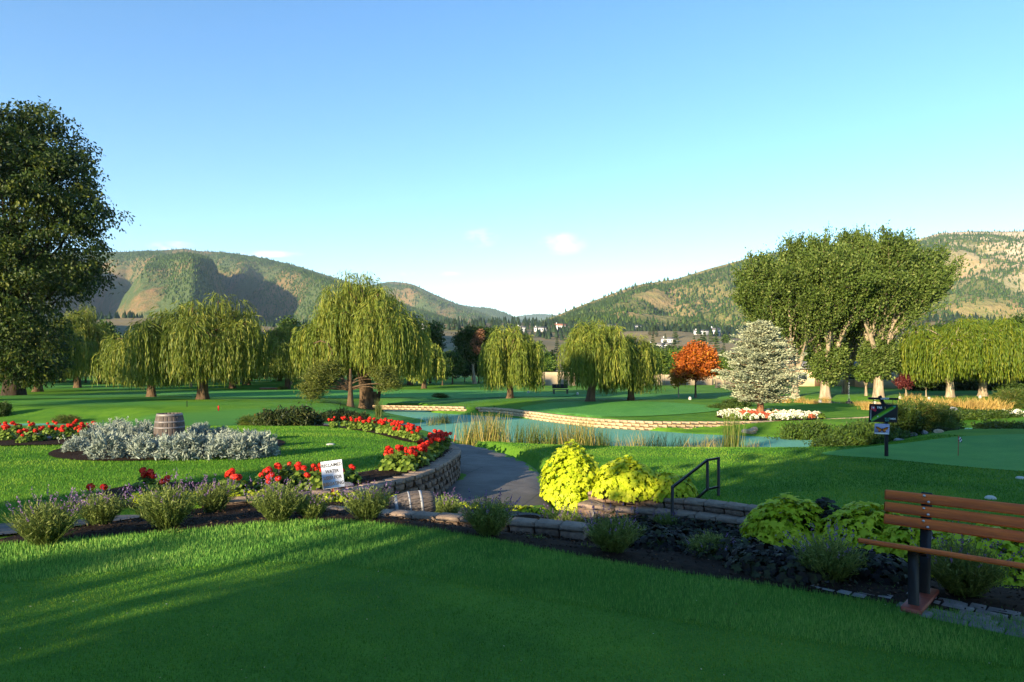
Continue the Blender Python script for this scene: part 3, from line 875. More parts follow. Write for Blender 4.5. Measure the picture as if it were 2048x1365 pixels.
# ------------------------------------------------------------------ trees
def bark(name, c1, c2, scale=6):
    return plain(name, c1, 0.95, c2, scale, 0.1, bmp=0.9, stretch=(1, 1, 0.22), bscale=scale * 1.5)
M_BARK = bark('bark_brown', (0.045, 0.028, 0.018), (0.16, 0.105, 0.062))
M_BARK_ELM = bark('bark_dark', (0.022, 0.016, 0.012), (0.065, 0.048, 0.036))
M_BARK_PALE = bark('bark_pale', (0.16, 0.115, 0.075), (0.42, 0.34, 0.235))
M_BARK_RED = bark('bark_red', (0.13, 0.055, 0.028), (0.30, 0.15, 0.075))
M_WILLOW = leafmat('willow_leaf', (0.080, 0.125, 0.014), (0.160, 0.200, 0.024), (0.30, 0.29, 0.042), obj_var=0.14)
M_WILLOW_BRIGHT = leafmat('willow_leaf_bright', (0.062, 0.115, 0.008), (0.125, 0.175, 0.011), (0.21, 0.22, 0.016), obj_var=0.06)
M_POPLAR = leafmat('poplar_leaf', (0.046, 0.082, 0.014), (0.098, 0.142, 0.026), (0.22, 0.25, 0.070), rough=0.55, spec=0.2, obj_var=0.1)
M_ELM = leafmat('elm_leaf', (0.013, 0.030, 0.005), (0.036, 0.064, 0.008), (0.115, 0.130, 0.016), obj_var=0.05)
M_SPRUCE = leafmat('blue_spruce_needle', (0.12, 0.15, 0.095), (0.26, 0.285, 0.18), (0.44, 0.445, 0.29), transl=0.05, obj_var=0)
M_RED = leafmat('red_maple_leaf', (0.24, 0.050, 0.010), (0.46, 0.120, 0.014), (0.52, 0.23, 0.02), obj_var=0)
M_GOLD = leafmat('golden_leaf', (0.24, 0.13, 0.012), (0.42, 0.22, 0.02), (0.45, 0.30, 0.04), obj_var=0.05)
M_LEAF = leafmat('dark_green_leaf', (0.026, 0.055, 0.010), (0.058, 0.100, 0.016), (0.10, 0.14, 0.02), obj_var=0.3)
M_LEAF_LT = leafmat('light_green_leaf', (0.05, 0.10, 0.012), (0.095, 0.160, 0.02), (0.17, 0.22, 0.03), obj_var=0.2)
M_PINE = leafmat('pine_needle', (0.055, 0.075, 0.012), (0.105, 0.125, 0.02), (0.20, 0.19, 0.03), transl=0.1, obj_var=0.05)
M_DEAD = leafmat('dead_leaf', (0.14, 0.06, 0.03), (0.25, 0.12, 0.06), transl=0.1, obj_var=0)
M_PURPLE = leafmat('purple_leaf', (0.055, 0.012, 0.016), (0.13, 0.025, 0.025), (0.22, 0.06, 0.03), obj_var=0.1)
M_DARKCON = leafmat('dark_conifer_needle', (0.014, 0.030, 0.010), (0.030, 0.055, 0.016), (0.05, 0.08, 0.02), transl=0, obj_var=0.25)

def arc(a, b, lift=0.0, sag=0.0, n=7, g=None, wob=0.0):
    a, b = np.array(a, float), np.array(b, float)
    t = np.linspace(0, 1, n)[:, None]
    p = a + (b - a) * t
    p[:, 2] += (lift * np.sin(np.pi * t[:, 0]))
    if g is not None and wob:
        p[1:-1] += g.normal(0, wob, (n - 2, 3))
    return p
def trunk_flare(mb, pts, r0, r1, seg=11, g=None, flare=1.55, ridges=0.12):
    """a bole with a spread foot and uneven, furrowed outline"""
    p = np.asarray(pts, float)
    n = 12
    t = np.linspace(0, 1, n)
    q = np.stack([np.interp(t, np.linspace(0, 1, len(p)), p[:, k]) for k in range(3)], 1)
    r = (r0 + (r1 - r0) * t) * (1 + (flare - 1) * np.exp(-t * 9))
    th = np.linspace(0, 2 * math.pi, seg * 2, endpoint=False)
    ph = (g or rng).random(4) * 6.28
    wob = 1 + ridges * (np.sin(th * 5 + ph[0]) * 0.6 + np.sin(th * 9 + ph[1]) * 0.5 + np.sin(th * 2 + ph[2]) * 0.7)[None, :] * (0.5 + 0.9 * np.exp(-t * 4))[:, None]
    v = np.stack([q[:, 0][:, None] + r[:, None] * wob * np.cos(th), q[:, 1][:, None] + r[:, None] * wob * np.sin(th), np.repeat(q[:, 2][:, None], seg * 2, 1)], -1)
    m = seg * 2
    i = np.arange(n - 1)[:, None] * m
    j = np.arange(m)[None, :]
    k = (j + 1) % m
    mb.add(v.reshape(-1, 3), np.stack([i + j, i + k, i + m + k, i + m + j], -1).reshape(-1, 4))
def willow_mesh(seed, H, Rr, th, bottom, n_anchor, strands, L=0.24, W=0.055, rx=1.0, ry=1.0, r_trunk=0.45, spread_trunk=2, step=0.15, lean=0.0, mat_=None, dome=0.5, short=2.8, big=6.2, skew=None, barkm=None, clump=(0.8, 1.5)):
    """weeping tree: short thick bole, arching limbs, curtains of hanging strands"""
    g = np.random.default_rng(seed)
    tb, cb = MB(), MB()
    fork = np.array([lean * th, 0, th])
    trunk_flare(tb, [(0, 0, -0.15), (lean * th * 0.3, 0, th * 0.5), fork], r_trunk, r_trunk * 0.72, 9, g)
    anchors = []
    for q in range(n_anchor):
        ph = 2.399 * q + g.normal(0, 0.3)
        rho = math.sqrt((q + 0.5) / n_anchor) * 0.86
        x, y = Rr * rx * rho * math.cos(ph) + fork[0], Rr * ry * rho * math.sin(ph)
        z = th + (H - th) * ((1 - rho ** 2) ** dome) * g.uniform(0.66, 1.0)
        if skew is not None:
            z = th + (z - th) * skew(x, y)
        anchors.append(np.array([x, y, max(z, th + 0.6)]))
    limbs = []
    for q in range(spread_trunk):
        ph = q * 2 * math.pi / spread_trunk + g.uniform(-.4, .4)
        e = fork + np.array([math.cos(ph) * Rr * 0.30, math.sin(ph) * Rr * 0.30, (H - th) * g.uniform(0.35, 0.5)])
        tube(tb, arc(fork - [0, 0, 0.25], e, 0.15, n=6, g=g, wob=0.05), np.linspace(r_trunk * 0.62, r_trunk * 0.30, 6), 8)
        limbs.append(e)
    for a_ in anchors:
        e = min(limbs, key=lambda w: np.linalg.norm(w[:2] - a_[:2]))
        top = a_ - [0, 0, 0.1]
        tube(tb, arc(e, top, 0.1 * (H - th), n=6, g=g, wob=0.06), np.linspace(r_trunk * 0.22, 0.02, 6), 5)
    C, A, T, LL = [], [], [], []
    for a_ in anchors:
        rr = g.uniform(*clump) * Rr / 4.5 * 0.85
        tone = g.uniform(-0.18, 0.18)
        n = strands
        d = np.sqrt(g.random(n)) * rr
        ph = g.random(n) * 6.283
        x0, y0 = a_[0] + d * np.cos(ph) * 0.5, a_[1] + d * np.sin(ph) * 0.5
        z0 = a_[2] + 0.06 * (H - th) * g.normal(0, 0.5, n)
        outx, outy = np.cos(ph) * d, np.sin(ph) * d
        bot = bottom + np.abs(g.normal(0, 0.4, n)) + g.uniform(-0.35, 0.9)
        ln = np.minimum(g.uniform(short, big, n), z0 - bot)
        ln = np.maximum(ln, 0.35)
        m = int(big / step) + 1
        k = np.arange(m)[None, :] * step * g.uniform(0.85, 1.15, (n, 1)) + g.random((n, 1)) * step
        ok = k < ln[:, None] + 0.3
        s = np.clip(k / 0.9, 0, 1)
        px = x0[:, None] + outx[:, None] * 0.55 * np.sqrt(s) + 0.05 * np.sin(k * 2.1 + ph[:, None] * 3)
        py = y0[:, None] + outy[:, None] * 0.55 * np.sqrt(s) + 0.05 * np.cos(k * 1.7 + ph[:, None] * 5)
        pz = z0[:, None] + 0.16 * rr * np.sin(np.clip(k / 0.5, 0, 1) * 3.14) - np.maximum(k - 0.22, 0)
        p = np.stack([px, py, pz], -1)
        ax = np.stack([outx[:, None] * (1 - s) * 1.2 / max(rr, .3) + 0 * k, outy[:, None] * (1 - s) * 1.2 / max(rr, .3) + 0 * k, -0.25 - s], -1)
        C.append(p[ok]); A.append(ax[ok]); T.append(np.broadcast_to((0.45 + tone + 0.25 * g.normal(0, 1, n))[:, None], k.shape)[ok])
    C, A, T = np.concatenate(C), np.concatenate(A), np.concatenate(T)
    C = C + g.normal(0, 0.035, C.shape)
    A = norm(A) + g.normal(0, 0.13, A.shape)
    leaves(cb, C, A, L * g.uniform(0.7, 1.3, len(C)), W * g.uniform(0.7, 1.3, len(C)), g, 0, np.clip(T + g.normal(0, 0.12, len(T)), 0, 1))
    return tb.mesh('trunk', barkm or M_BARK, True), cb.mesh('crown', mat_ or M_WILLOW)
def plant_tree(name, label, cat, loc, meshes, rz=0.0, scale=1.0, group=None):
    t = thing(name, label, cat, loc, rz, group, scale)
    link('trunk', meshes[0], t)
    link('crown', meshes[1], t)
    for nm, me in meshes[2:]:
        link(nm, me, t)
    return t
def blob_crown(cb, blobs, n_clump, per, cr, L, W, g, mi=0, shell=0.35, out=0.6, flat=0.75, droop=0.0, tone_sd=0.16):
    vol = np.array([b[3] * b[4] * b[5] for b in blobs]) ** 0.7
    which = g.choice(len(blobs), n_clump, p=vol / vol.sum())
    B = np.array(blobs, float)[which]
    d = unit(n_clump, g)
    rad = (1 - shell * g.random(n_clump) ** 1.6) * g.uniform(0.88, 1.1, n_clump)
    c = B[:, :3] + d * rad[:, None] * B[:, 3:6]
    off = g.normal(0, 1, (n_clump, per, 3)) * np.array([cr, cr, cr * flat])
    off[..., 2] -= droop * np.abs(off[..., 0] + off[..., 1]) * 0.5
    p = c[:, None, :] + off
    ax = out * d[:, None, :] + g.normal(0, 0.6, off.shape) + [0, 0, -droop]
    tone = np.clip(0.45 + tone_sd * g.normal(0, 1, n_clump)[:, None] + 0.16 * g.normal(0, 1, (n_clump, per)), 0, 1)
    p, ax, tone = p.reshape(-1, 3), ax.reshape(-1, 3), tone.ravel()
    leaves(cb, p, ax, L * g.uniform(0.7, 1.3, len(p)), W * g.uniform(0.7, 1.3, len(p)), g, mi, tone)
    return c
def blob_tree(seed, blobs, th, r_t, n_clump, per, cr, L, W, leaf, barkm=None, limbs=14, shell=0.35, out=0.6, flat=0.75, droop=0.0, lean=0.0):
    g = np.random.default_rng(seed)
    tb, cb = MB(), MB()
    c = blob_crown(cb, blobs, n_clump, per, cr, L, W, g, 0, shell, out, flat, droop)
    top = max(b[2] for b in blobs)
    trunk_flare(tb, [(0, 0, -0.15), (lean * 0.4, 0, th), (lean, 0, top)], r_t, r_t * 0.3, 7, g, 1.4, 0.07)
    for q in range(limbs):
        e = c[g.integers(len(c))]
        z0 = th + (min(e[2], top) - th) * g.uniform(0.05, 0.6)
        f = min(1, z0 / max(top, .1))
        a_ = np.array([lean * f, 0, max(z0, th * 0.8)])
        tube(tb, arc(a_, e, 0.08 * np.linalg.norm(e - a_), n=6, g=g, wob=0.05), np.linspace(r_t * 0.42 * (1.2 - f), 0.015, 6), 6)
    return tb.mesh('trunk', barkm or M_BARK, True), cb.mesh('crown', leaf)

def grow(tb, out, g, p, d, L, r, lvl, maxl, up, spread, nch, wob=0.10):
    n = 6
    pts = [np.array(p, float)]
    d = np.array(d, float) / np.linalg.norm(d)
    for q in range(n):
        d = d + g.normal(0, wob, 3) + np.array([0, 0, up])
        d /= np.linalg.norm(d)
        pts.append(pts[-1] + d * L / n)
    pts = np.array(pts)
    rr = np.linspace(r, r * (0.45 if lvl < maxl else 0.12), n + 1)
    tube(tb, pts, rr, 7 if lvl == 0 else 5 if lvl < maxl else 3)
    if lvl >= maxl - 1:
        for t in np.linspace(0.25, 1.0, 7):
            i = min(int(t * n), n - 1)
            out.append((pts[i] + (pts[i + 1] - pts[i]) * (t * n - i), d.copy(), lvl))
    if lvl == maxl:
        return
    for q in range(nch[lvl]):
        t = 0.30 + 0.70 * (q + g.random()) / nch[lvl]
        i = min(int(t * n), n - 1)
        base = pts[i] + (pts[i + 1] - pts[i]) * (t * n - i)
        dd = pts[i + 1] - pts[i]
        dd = dd / np.linalg.norm(dd)
        ax = np.cross(dd, unit(1, g)[0])
        ax /= np.linalg.norm(ax) + 1e-9
        a_ = spread * g.uniform(0.6, 1.25)
        nd = dd * math.cos(a_) + ax * math.sin(a_)
        grow(tb, out, g, base, nd, L * g.uniform(0.5, 0.72) * (1.15 - 0.35 * t), r * 0.5 * (1.1 - 0.4 * t), lvl + 1, maxl, up, spread, nch, wob)
def poplar_mesh(seed, H, th, r_t, lean=0.0, limbs=7, fan=0.62, per=26, mult=1.0, skirt=None):
    g = np.random.default_rng(seed)
    tb, cb = MB(), MB()
    trunk_flare(tb, [(0, 0, -0.15), (lean * 0.3, 0, th * 0.6), (lean, 0, th)], r_t, r_t * 0.75, 8, g, 1.35, 0.06)
    out = []
    for q in range(limbs):
        ph = q * 2.399 + g.uniform(-.3, .3)
        f = fan * (0.25 + 0.75 * (q / max(1, limbs - 1)) ** 0.7) * g.uniform(0.85, 1.1)
        d = np.array([math.cos(ph) * math.sin(f), math.sin(ph) * math.sin(f), math.cos(f)])
        grow(tb, out, g, (lean, 0, th - 0.5 * g.random()), d, (H - th) * g.uniform(0.70, 0.80) * (1.08 if q < 2 else 1), r_t * 0.58, 0, 2, 0.028, 0.42, (7, 6), 0.045)
    P = np.array([o[0] for o in out])
    D = np.array([o[1] for o in out])
    n = len(P)
    off = g.normal(0, 0.24, (n, per, 3)) + D[:, None, :] * g.uniform(-0.1, 0.75, (n, per, 1))
    p = (P[:, None, :] + off).reshape(-1, 3)
    ax = (D[:, None, :] * 1.0 + g.normal(0, 0.55, (n, per, 3))).reshape(-1, 3)
    tone = np.clip(0.42 + 0.15 * g.normal(0, 1, (n, 1)) + 0.2 * g.normal(0, 1, (n, per)), 0, 1).ravel()
    leaves(cb, p, ax, 0.24 * g.uniform(0.7, 1.3, len(p)), 0.13 * g.uniform(0.7, 1.3, len(p)), g, 0, tone)
    # upright whips at the top
    hi = np.argsort(-P[:, 2])[:46]
    for i in hi:
        e = P[i] + np.array([g.normal(0.08, 0.10), g.normal(0, 0.08), g.uniform(0.5, 1.2)])
        t = np.linspace(0, 1, 9)[:, None]
        q = P[i] + (e - P[i]) * t
        leaves(cb, q + g.normal(0, 0.03, q.shape), np.tile(e - P[i], (9, 1)) + g.normal(0, 0.25, (9, 3)), 0.24, 0.09, g, 0, g.random(9) * 0.6)
    blob_crown(cb, [(lean, 0, th + (H - th) * 0.58, 2.9, 2.7, (H - th) * 0.36)], 150, 26, 0.28, 0.24, 0.12, g, 0, 0.6, 0.2, 2.2)
    if skirt:
        blob_crown(cb, skirt, 420, 22, 0.24, 0.24, 0.14, g, 0, 0.5, 0.9)
    return tb.mesh('trunk', M_BARK_PALE, True), cb.mesh('crown', M_POPLAR)
def conifer_mesh(seed, H, Rr, th, leaf, whorls=22, per=13, tufts=9, tl=0.16, tw=0.06, shape=0.75, barkm=None, fill=6, up=0.12, irr=0.18, r_t=0.16):
    g = np.random.default_rng(seed)
    tb, cb = MB(), MB()
    trunk_flare(tb, [(0, 0, -0.15), (0, 0, H * 0.5), (0.05, 0, H * 0.97)], r_t, 0.02, 7, g, 1.25, 0.06)
    C, A, T = [], [], []
    for w in range(whorls):
        f = w / (whorls - 1)
        z = th + (H - th) * f ** 0.95
        Rw = Rr * ((1 - f) ** shape) * (0.72 + 0.42 * min(1, f * 7)) + 0.10
        lob = 1 + irr * math.sin(w * 1.9 + seed)
        for q in range(per):
            ph = q * 2 * math.pi / per + w * 0.7 + g.normal(0, 0.15)
            ln = Rw * lob * g.uniform(0.72, 1.12)
            e = np.array([math.cos(ph) * ln, math.sin(ph) * ln, z + ln * g.uniform(up - 0.15, up + 0.2)])
            a_ = np.array([0, 0, z - 0.05])
            if q % 2 == 0:
                tube(tb, [a_, (a_ + e) / 2 + [0, 0, 0.03], e], [0.03, 0.02, 0.008], 4, cap=False)
            m = max(3, int(tufts * ln / Rr) + 2)
            t = np.linspace(0.35, 1.0, m)[:, None]
            c = a_ + (e - a_) * t
            d = (e - a_) / (np.linalg.norm(e - a_) + 1e-9)
            side = np.array([-d[1], d[0], 0])
            tone = g.normal(0, 0.13)
            for s_ in range(fill):
                o = side * g.normal(0, 0.09 + 0.05 * ln, (m, 1)) + g.normal(0, 0.045, (m, 3))
                C.append(c + o)
                A.append(np.tile(d, (m, 1)) + side * g.normal(0, 0.6, (m, 1)) + g.normal(0, 0.35, (m, 3)) + [0, 0, 0.15])
                T.append(np.clip(0.25 + 0.45 * t[:, 0] + tone + g.normal(0, 0.1, m), 0, 1))
    C, A, T = np.concatenate(C), np.concatenate(A), np.concatenate(T)
    leaves(cb, C, A, tl * g.uniform(0.7, 1.3, len(C)), tw * g.uniform(0.8, 1.2, len(C)), g, 0, T)
    return tb.mesh('trunk', barkm or M_BARK_RED, True), cb.mesh('crown', leaf)

# the big willow by the pond
x, y, z = gp(735, 818)
def big_skew(px, py):
    return 0.93 + 0.19 * math.exp(-((px + 0.9) / 1.2) ** 2) - 0.10 * S(1.5, 4.5, px) - 0.28 * S(-1.6, -4.4, px)
bw = willow_mesh(101, 8.7, 5.2, 2.5, 2.25, 80, 40, 0.36, 0.046, 1.0, 0.85, 0.60, 4, 0.14, -0.12, dome=0.42, skew=big_skew, clump=(0.75, 1.35))
big = plant_tree('willow_tree', 'largest weeping willow with a gnarled lit trunk, standing alone on the pond bank', 'tree', (x, y, z), bw, 0.0, (0.97, 1.0, 1.06))
g = np.random.default_rng(5)
mb = MB()
trunk_flare(mb, [(0.12, 0, -0.2), (0.25, 0, 0.5), (0.2, 0.02, 1.15)], 0.66, 0.46, 12, g, 1.3, 0.16)
mb.build('burl', M_BARK, big, True)
mb = MB()
tube(mb, [(0.75, 0, 0.5), (0.9, 0, 1.2), (0.6, -0.1, 2.2), (1.0, -0.3, 3.0)], [0.14, 0.13, 0.10, 0.06], 8)
mb.build('side_limb', M_BARK, big, True)
mb = MB()
tube(mb, [(-3.0, -3.2, 4.3), (-2.5, -3.3, 4.45), (-2.0, -3.3, 4.3), (-1.75, -3.3, 3.9), (-1.7, -3.2, 3.4)], [0.03, 0.04, 0.045, 0.05, 0.05], 6)
mb.build('dead_limb', M_BARK, big, True)
# the other weeping willows
WA = willow_mesh(102, 7.5, 4.6, 1.75, 1.25, 46, 42, 0.42, 0.052, 1.0, 0.9, 0.40, 4, 0.18)
WB = willow_mesh(103, 6.6, 4.1, 1.5, 1.1, 40, 42, 0.42, 0.052, 1.0, 0.9, 0.34, 3, 0.18, 0.1)
WC = willow_mesh(104, 5.8, 2.9, 1.6, 0.85, 30, 46, 0.38, 0.048, 1.0, 0.95, 0.30, 3, 0.16, 0.05, clump=(1.0, 1.8))
WD = willow_mesh(105, 5.9, 3.2, 1.7, 1.15, 32, 46, 0.38, 0.048, 1.0, 0.95, 0.36, 3, 0.16, 0.25, clump=(1.0, 1.8))
WE = willow_mesh(106, 6.3, 4.3, 1.25, 1.55, 60, 44, 0.34, 0.060, 1.0, 0.9, 0.38, 3, 0.17, 0.0, mat_=M_WILLOW_BRIGHT, dome=0.32, barkm=M_BARK_PALE, clump=(1.0, 1.6))
def tree_at(name, label, u, v, meshes, rz=0.0, sc=1.0, y=None, group=None, cat='tree'):
    p = gp(u, v) if y is None else gy(u, y)
    return plant_tree(name, label, cat, (p[0], p[1], p[2] - 0.03), meshes, rz, sc, group)
tree_at('willow_tree', 'broad weeping willow with a dark leaning trunk beside the teal shaded fairway', 405, 799, WA, 0.3, (1.06, 1.0, 0.97))
tree_at('willow_tree', 'weeping willow with a twin foot just beside the broad dark-trunked willow', 303, 794, WB, 2.2, (1.14, 1.1, 0.98))
tree_at('willow_tree', 'tall shaded willow with a lit golden top, close behind the big dark elm', 155, 776, WA, 1.7, (1.0, 1.0, 1.42))
tree_at('willow_tree', 'shaded willow whose short thick trunk stands behind the broad dark-trunked willow', 465, 777, WB, 4.0, 1.15)
tree_at('willow_tree', 'willow with hanging yellow-green curtain partly behind the largest willow', 575, 779, WB, 5.1, (1.05, 1.05, 1.22))
tree_at('willow_tree', 'narrow weeping willow whose left curtain nearly reaches the grass, in front of the brown-patched cottonwood', 1020, 797, WC, 0.6, (0.92, 0.92, 1.0))
tree_at('willow_tree', 'weeping willow with a forked dark trunk behind the far putting green', 1180, 804, WD, 0.0, (0.88, 0.9, 1.02))
tree_at('willow_tree', 'drooping willow with black lower strands to the right of the forked willow', 1262, 801, WC, 3.0, (0.78, 0.8, 0.84))
tree_at('willow_tree', 'bright willow nearest the poplars in the row of three pale forked trunks', 1900, 795, WE, 0.4, (0.98, 1.0, 1.08))
tree_at('willow_tree', 'bright willow in the middle of the row of three pale trunks', 1966, 793, WE, 2.1, (0.98, 1.0, 1.13))
tree_at('willow_tree', 'bright willow at the right frame edge in the row of three pale trunks', 2026, 792, WE, 3.9, (1.0, 1.0, 1.12))
tree_at('willow_tree', 'dark willow hidden behind the big elm trunk', 75, 784, WB, 1.0, 1.3)

# the big dark elm at the left edge
def elm():
    g = np.random.default_rng(77)
    blobs = [(-1, 0, 17, 7.2, 7, 8.0), (3.6, -1, 18.5, 4.4, 4.5, 3.2), (3.2, 0, 12.5, 5.2, 5, 4.5), (-3, -2, 21, 6, 6, 4.6), (2.0, 1, 22.2, 4.4, 4.0, 3.2), (0, -3, 9, 6.5, 5, 4.2), (1.5, -2.5, 5.0, 5.4, 4.2, 3.2), (2.8, -3.5, 3.0, 3.6, 3.0, 2.0), (-5, 0, 12, 7, 6, 7), (6.4, 0, 16.4, 3.4, 3.2, 1.9), (5.2, 0, 20.2, 2.6, 2.4, 1.3), (5.0, 0, 10.4, 3.0, 3.0, 1.5), (2.6, 0, 24.2, 2.4, 2.4, 1.3)]
    tb, cb = MB(), MB()
    blobs = [(b[0], b[1], b[2], b[3], b[4], b[5]) for b in blobs]
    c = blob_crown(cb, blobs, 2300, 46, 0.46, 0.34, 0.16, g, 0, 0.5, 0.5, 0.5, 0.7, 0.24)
    trunk_flare(tb, [(0, 0, -0.2), (0.2, 0, 5), (0, 0, 12), (0, 0, 20)], 0.72, 0.2, 10, g, 1.35, 0.1)
    for q in range(40):
        e = c[g.integers(len(c))]
        z0 = min(max(3.0, e[2] * g.uniform(0.3, 0.75)), 16)
        tube(tb, arc((0, 0, z0), e, 0.1 * e[2], n=7, g=g, wob=0.2), np.linspace(0.28 * (1.1 - z0 / 22), 0.03, 7), 6)
    return tb.mesh('trunk', M_BARK_ELM, True), cb.mesh('crown', M_ELM)
ELM = elm()
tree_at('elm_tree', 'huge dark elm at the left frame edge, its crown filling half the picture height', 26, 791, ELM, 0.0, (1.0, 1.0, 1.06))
# pine half hidden behind the big willow
g = np.random.default_rng(12)
def side_pine():
    blobs = [(-1.9, -0.6, 1.85, 1.0, 0.9, 0.55), (-2.3, -0.7, 1.15, 0.8, 0.7, 0.55), (-1.5, 0, 2.5, 1.0, 0.8, 0.5), (2.5, 0.3, 1.5, 0.8, 0.6, 0.4), (2.0, 0.4, 2.2, 0.8, 0.8, 0.5)]
    return blob_tree(13, blobs, 1.1, 0.22, 300, 70, 0.19, 0.20, 0.032, M_PINE, M_BARK, 16, 0.8, 0.5, 0.7)
tree_at('pine_tree', 'small olive pine with long side boughs tucked behind the largest willow trunk', 701, 812, side_pine(), 0, 1.0, y=44.6)

# poplars
PA = poplar_mesh(201, 12.2, 2.7, 0.42, 0.1, 11, 0.50, 30, skirt=[(0.2, 0, 3.2, 1.7, 1.5, 1.7), (0.6, -0.2, 4.3, 1.3, 1.2, 1.0)])
PB = poplar_mesh(202, 11.0, 2.1, 0.30, -0.2, 9, 0.46, 30)
PC = poplar_mesh(203, 12.6, 2.9, 0.44, 0.15, 11, 0.48, 30, skirt=[(0.0, 0, 3.6, 1.5, 1.4, 1.9)])
tree_at('poplar_tree', 'central tall poplar with pale upswept limbs and a bushy skirt round its trunk', 1650, 797, PA, 0.2, (0.98, 1.0, 0.97))
tree_at('poplar_tree', 'slimmer poplar with a reddish foot just behind the blue spruce', 1590, 795, PB, 1.0, (1.12, 1.0, 0.98))
tree_at('poplar_tree', 'tallest poplar with a very thick pale trunk, nearest the row of bright willows', 1757, 795, PC, 0.9, (0.88, 1.0, 0.97))
tree_at('poplar_tree', 'poplar with a bare grey trunk set back between the two tallest poplars', 1690, 788, PB, 3.3, (1.05, 1.0, 1.02))

# blue spruce in its flower bed
SPR = conifer_mesh(301, 4.95, 1.80, 0.85, M_SPRUCE, 26, 17, 11, 0.15, 0.060, 0.50, M_BARK_RED, 7, 0.10, 0.24, 0.17)
zs = zat(*SPRUCE)
plant_tree('blue_spruce', 'silvery blue spruce rising from the bed of white flowers', 'tree', (SPRUCE[0], SPRUCE[1], zs), SPR)

# red maple and small trees
RM = blob_tree(401, [(0, 0, 3.0, 1.75, 1.6, 1.35), (0.2, 0, 3.9, 1.15, 1.1, 0.95), (-0.9, 0, 2.4, 1.0, 1.0, 0.7), (0.9, 0, 2.6, 1.15, 1.1, 0.9)], 1.2, 0.10, 400, 34, 0.20, 0.20, 0.12, M_RED, M_BARK, 22, 0.75, 0.4)
tree_at('maple_tree', 'round maple in full orange-red autumn colour left of the blue spruce', 1391, 796, RM, 0, 1.0)
GT = blob_tree(402, [(0, 0, 1.7, 0.75, 0.7, 0.75)], 0.9, 0.05, 90, 26, 0.16, 0.16, 0.10, M_GOLD, M_BARK_PALE, 8, 0.8)
tree_at('sapling', 'thin golden sapling at the foot of the orange-red maple', 1357, 795, GT, 0, 1.0)
ST = blob_tree(403, [(0, 0, 2.1, 1.25, 1.1, 0.75), (0.5, 0, 2.4, 0.9, 0.9, 0.6)], 0.8, 0.13, 200, 24, 0.2, 0.20, 0.12, M_LEAF_LT, M_BARK_PALE, 12, 0.7)
tree_at('small_tree', 'small spreading tree with a forked pale trunk between two thick poplar trunks', 1732, 792, ST, 0, 1.0)
PU = blob_tree(404, [(0, 0, 1.35, 0.75, 0.7, 0.55)], 0.55, 0.08, 120, 24, 0.15, 0.17, 0.11, M_PURPLE, M_BARK_PALE, 8, 0.7)
tree_at('plum_tree', 'small dark purple-leaved tree on a pale twin stem, nearer the thick poplar', 1812, 793, PU, 0, 1.0)
tree_at('plum_tree', 'small dusky tree on a thin stem beside the first bright willow trunk', 1852, 794, blob_tree(405, [(0, 0, 1.4, 0.85, 0.8, 0.5)], 0.55, 0.07, 120, 24, 0.15, 0.17, 0.11, M_LEAF, M_BARK_PALE, 8, 0.7), 0, 1.0)
# cottonwood with a dead brown patch
def cottonwood():
    g = np.random.default_rng(66)
    tm, cm = blob_tree(406, [(-0.9, 0, 5.2, 1.9, 1.8, 2.0), (1.2, 0, 6.8, 2.0, 1.8, 1.7), (-2.0, 0, 7.0, 1.2, 1.2, 1.2), (0.2, 0, 8.0, 1.9, 1.6, 1.2), (2.4, 0, 7.6, 1.5, 1.4, 1.2)], 2.4, 0.30, 520, 30, 0.34, 0.32, 0.20, M_LEAF, M_BARK_PALE, 24, 0.6, lean=-0.8)
    db = MB()
    blob_crown(db, [(0.6, -1.8, 6.3, 0.8, 0.4, 1.6), (0.9, -1.9, 7.6, 0.5, 0.4, 0.8)], 90, 22, 0.2, 0.28, 0.18, g)
    return tm, cm, ('dead_leaves', db.mesh('dead_leaves', M_DEAD))
tree_at('cottonwood_tree', 'dark green cottonwood with a dead brown patch in its crown, behind the narrow willow', 950, 768, cottonwood(), 0, 1.0)

# background trees at the edge of the course
GA = blob_tree(501, [(0, 0, 4.2, 2.6, 2.4, 2.2), (1.2, 0, 5.4, 1.8, 1.8, 1.5), (-1.3, 0, 3.6, 1.8, 1.8, 1.5)], 1.4, 0.2, 260, 24, 0.42, 0.42, 0.26, M_LEAF, M_BARK, 10, 0.6)
GB = blob_tree(502, [(0, 0, 5.5, 2.2, 2.2, 3.4), (0.6, 0, 8.0, 1.3, 1.3, 1.6)], 1.6, 0.22, 260, 24, 0.42, 0.42, 0.26, M_LEAF, M_BARK, 10, 0.6)
GC = blob_tree(503, [(0, 0, 3.2, 2.0, 1.9, 1.7), (0.7, 0, 4.2, 1.3, 1.3, 1.1)], 1.3, 0.15, 220, 24, 0.34, 0.36, 0.22, M_LEAF_LT, M_BARK_PALE, 10, 0.6)
GD = conifer_mesh(504, 9.0, 2.0, 0.8, M_DARKCON, 18, 9, 6, 0.5, 0.22, 0.9, M_BARK, 4, -0.05, 0.12, 0.18)
GE = willow_mesh(505, 6.4, 3.6, 1.5, 1.0, 30, 26, 0.42, 0.12, 1, 1, 0.34, 3, 0.28)
gt = np.random.default_rng(900)
bg = []
for q in range(112):
    u = -60 + (q * 1.0 / 112) * 2180 + gt.normal(0, 14)
    yb = gt.uniform(112, 185)
    kind = gt.choice(5, p=[0.30, 0.24, 0.18, 0.16, 0.12])
    if 880 < u < 1500:
        yb = gt.uniform(118, 150)
    bg.append((u, yb, kind))
for q in range(16):
    bg.append((gt.uniform(-40, 900), gt.uniform(84, 108), gt.choice([0, 2, 4])))
for q in range(34):
    bg.append((gt.uniform(-60, 960), gt.uniform(92, 130), gt.choice([0, 0, 1, 4])))
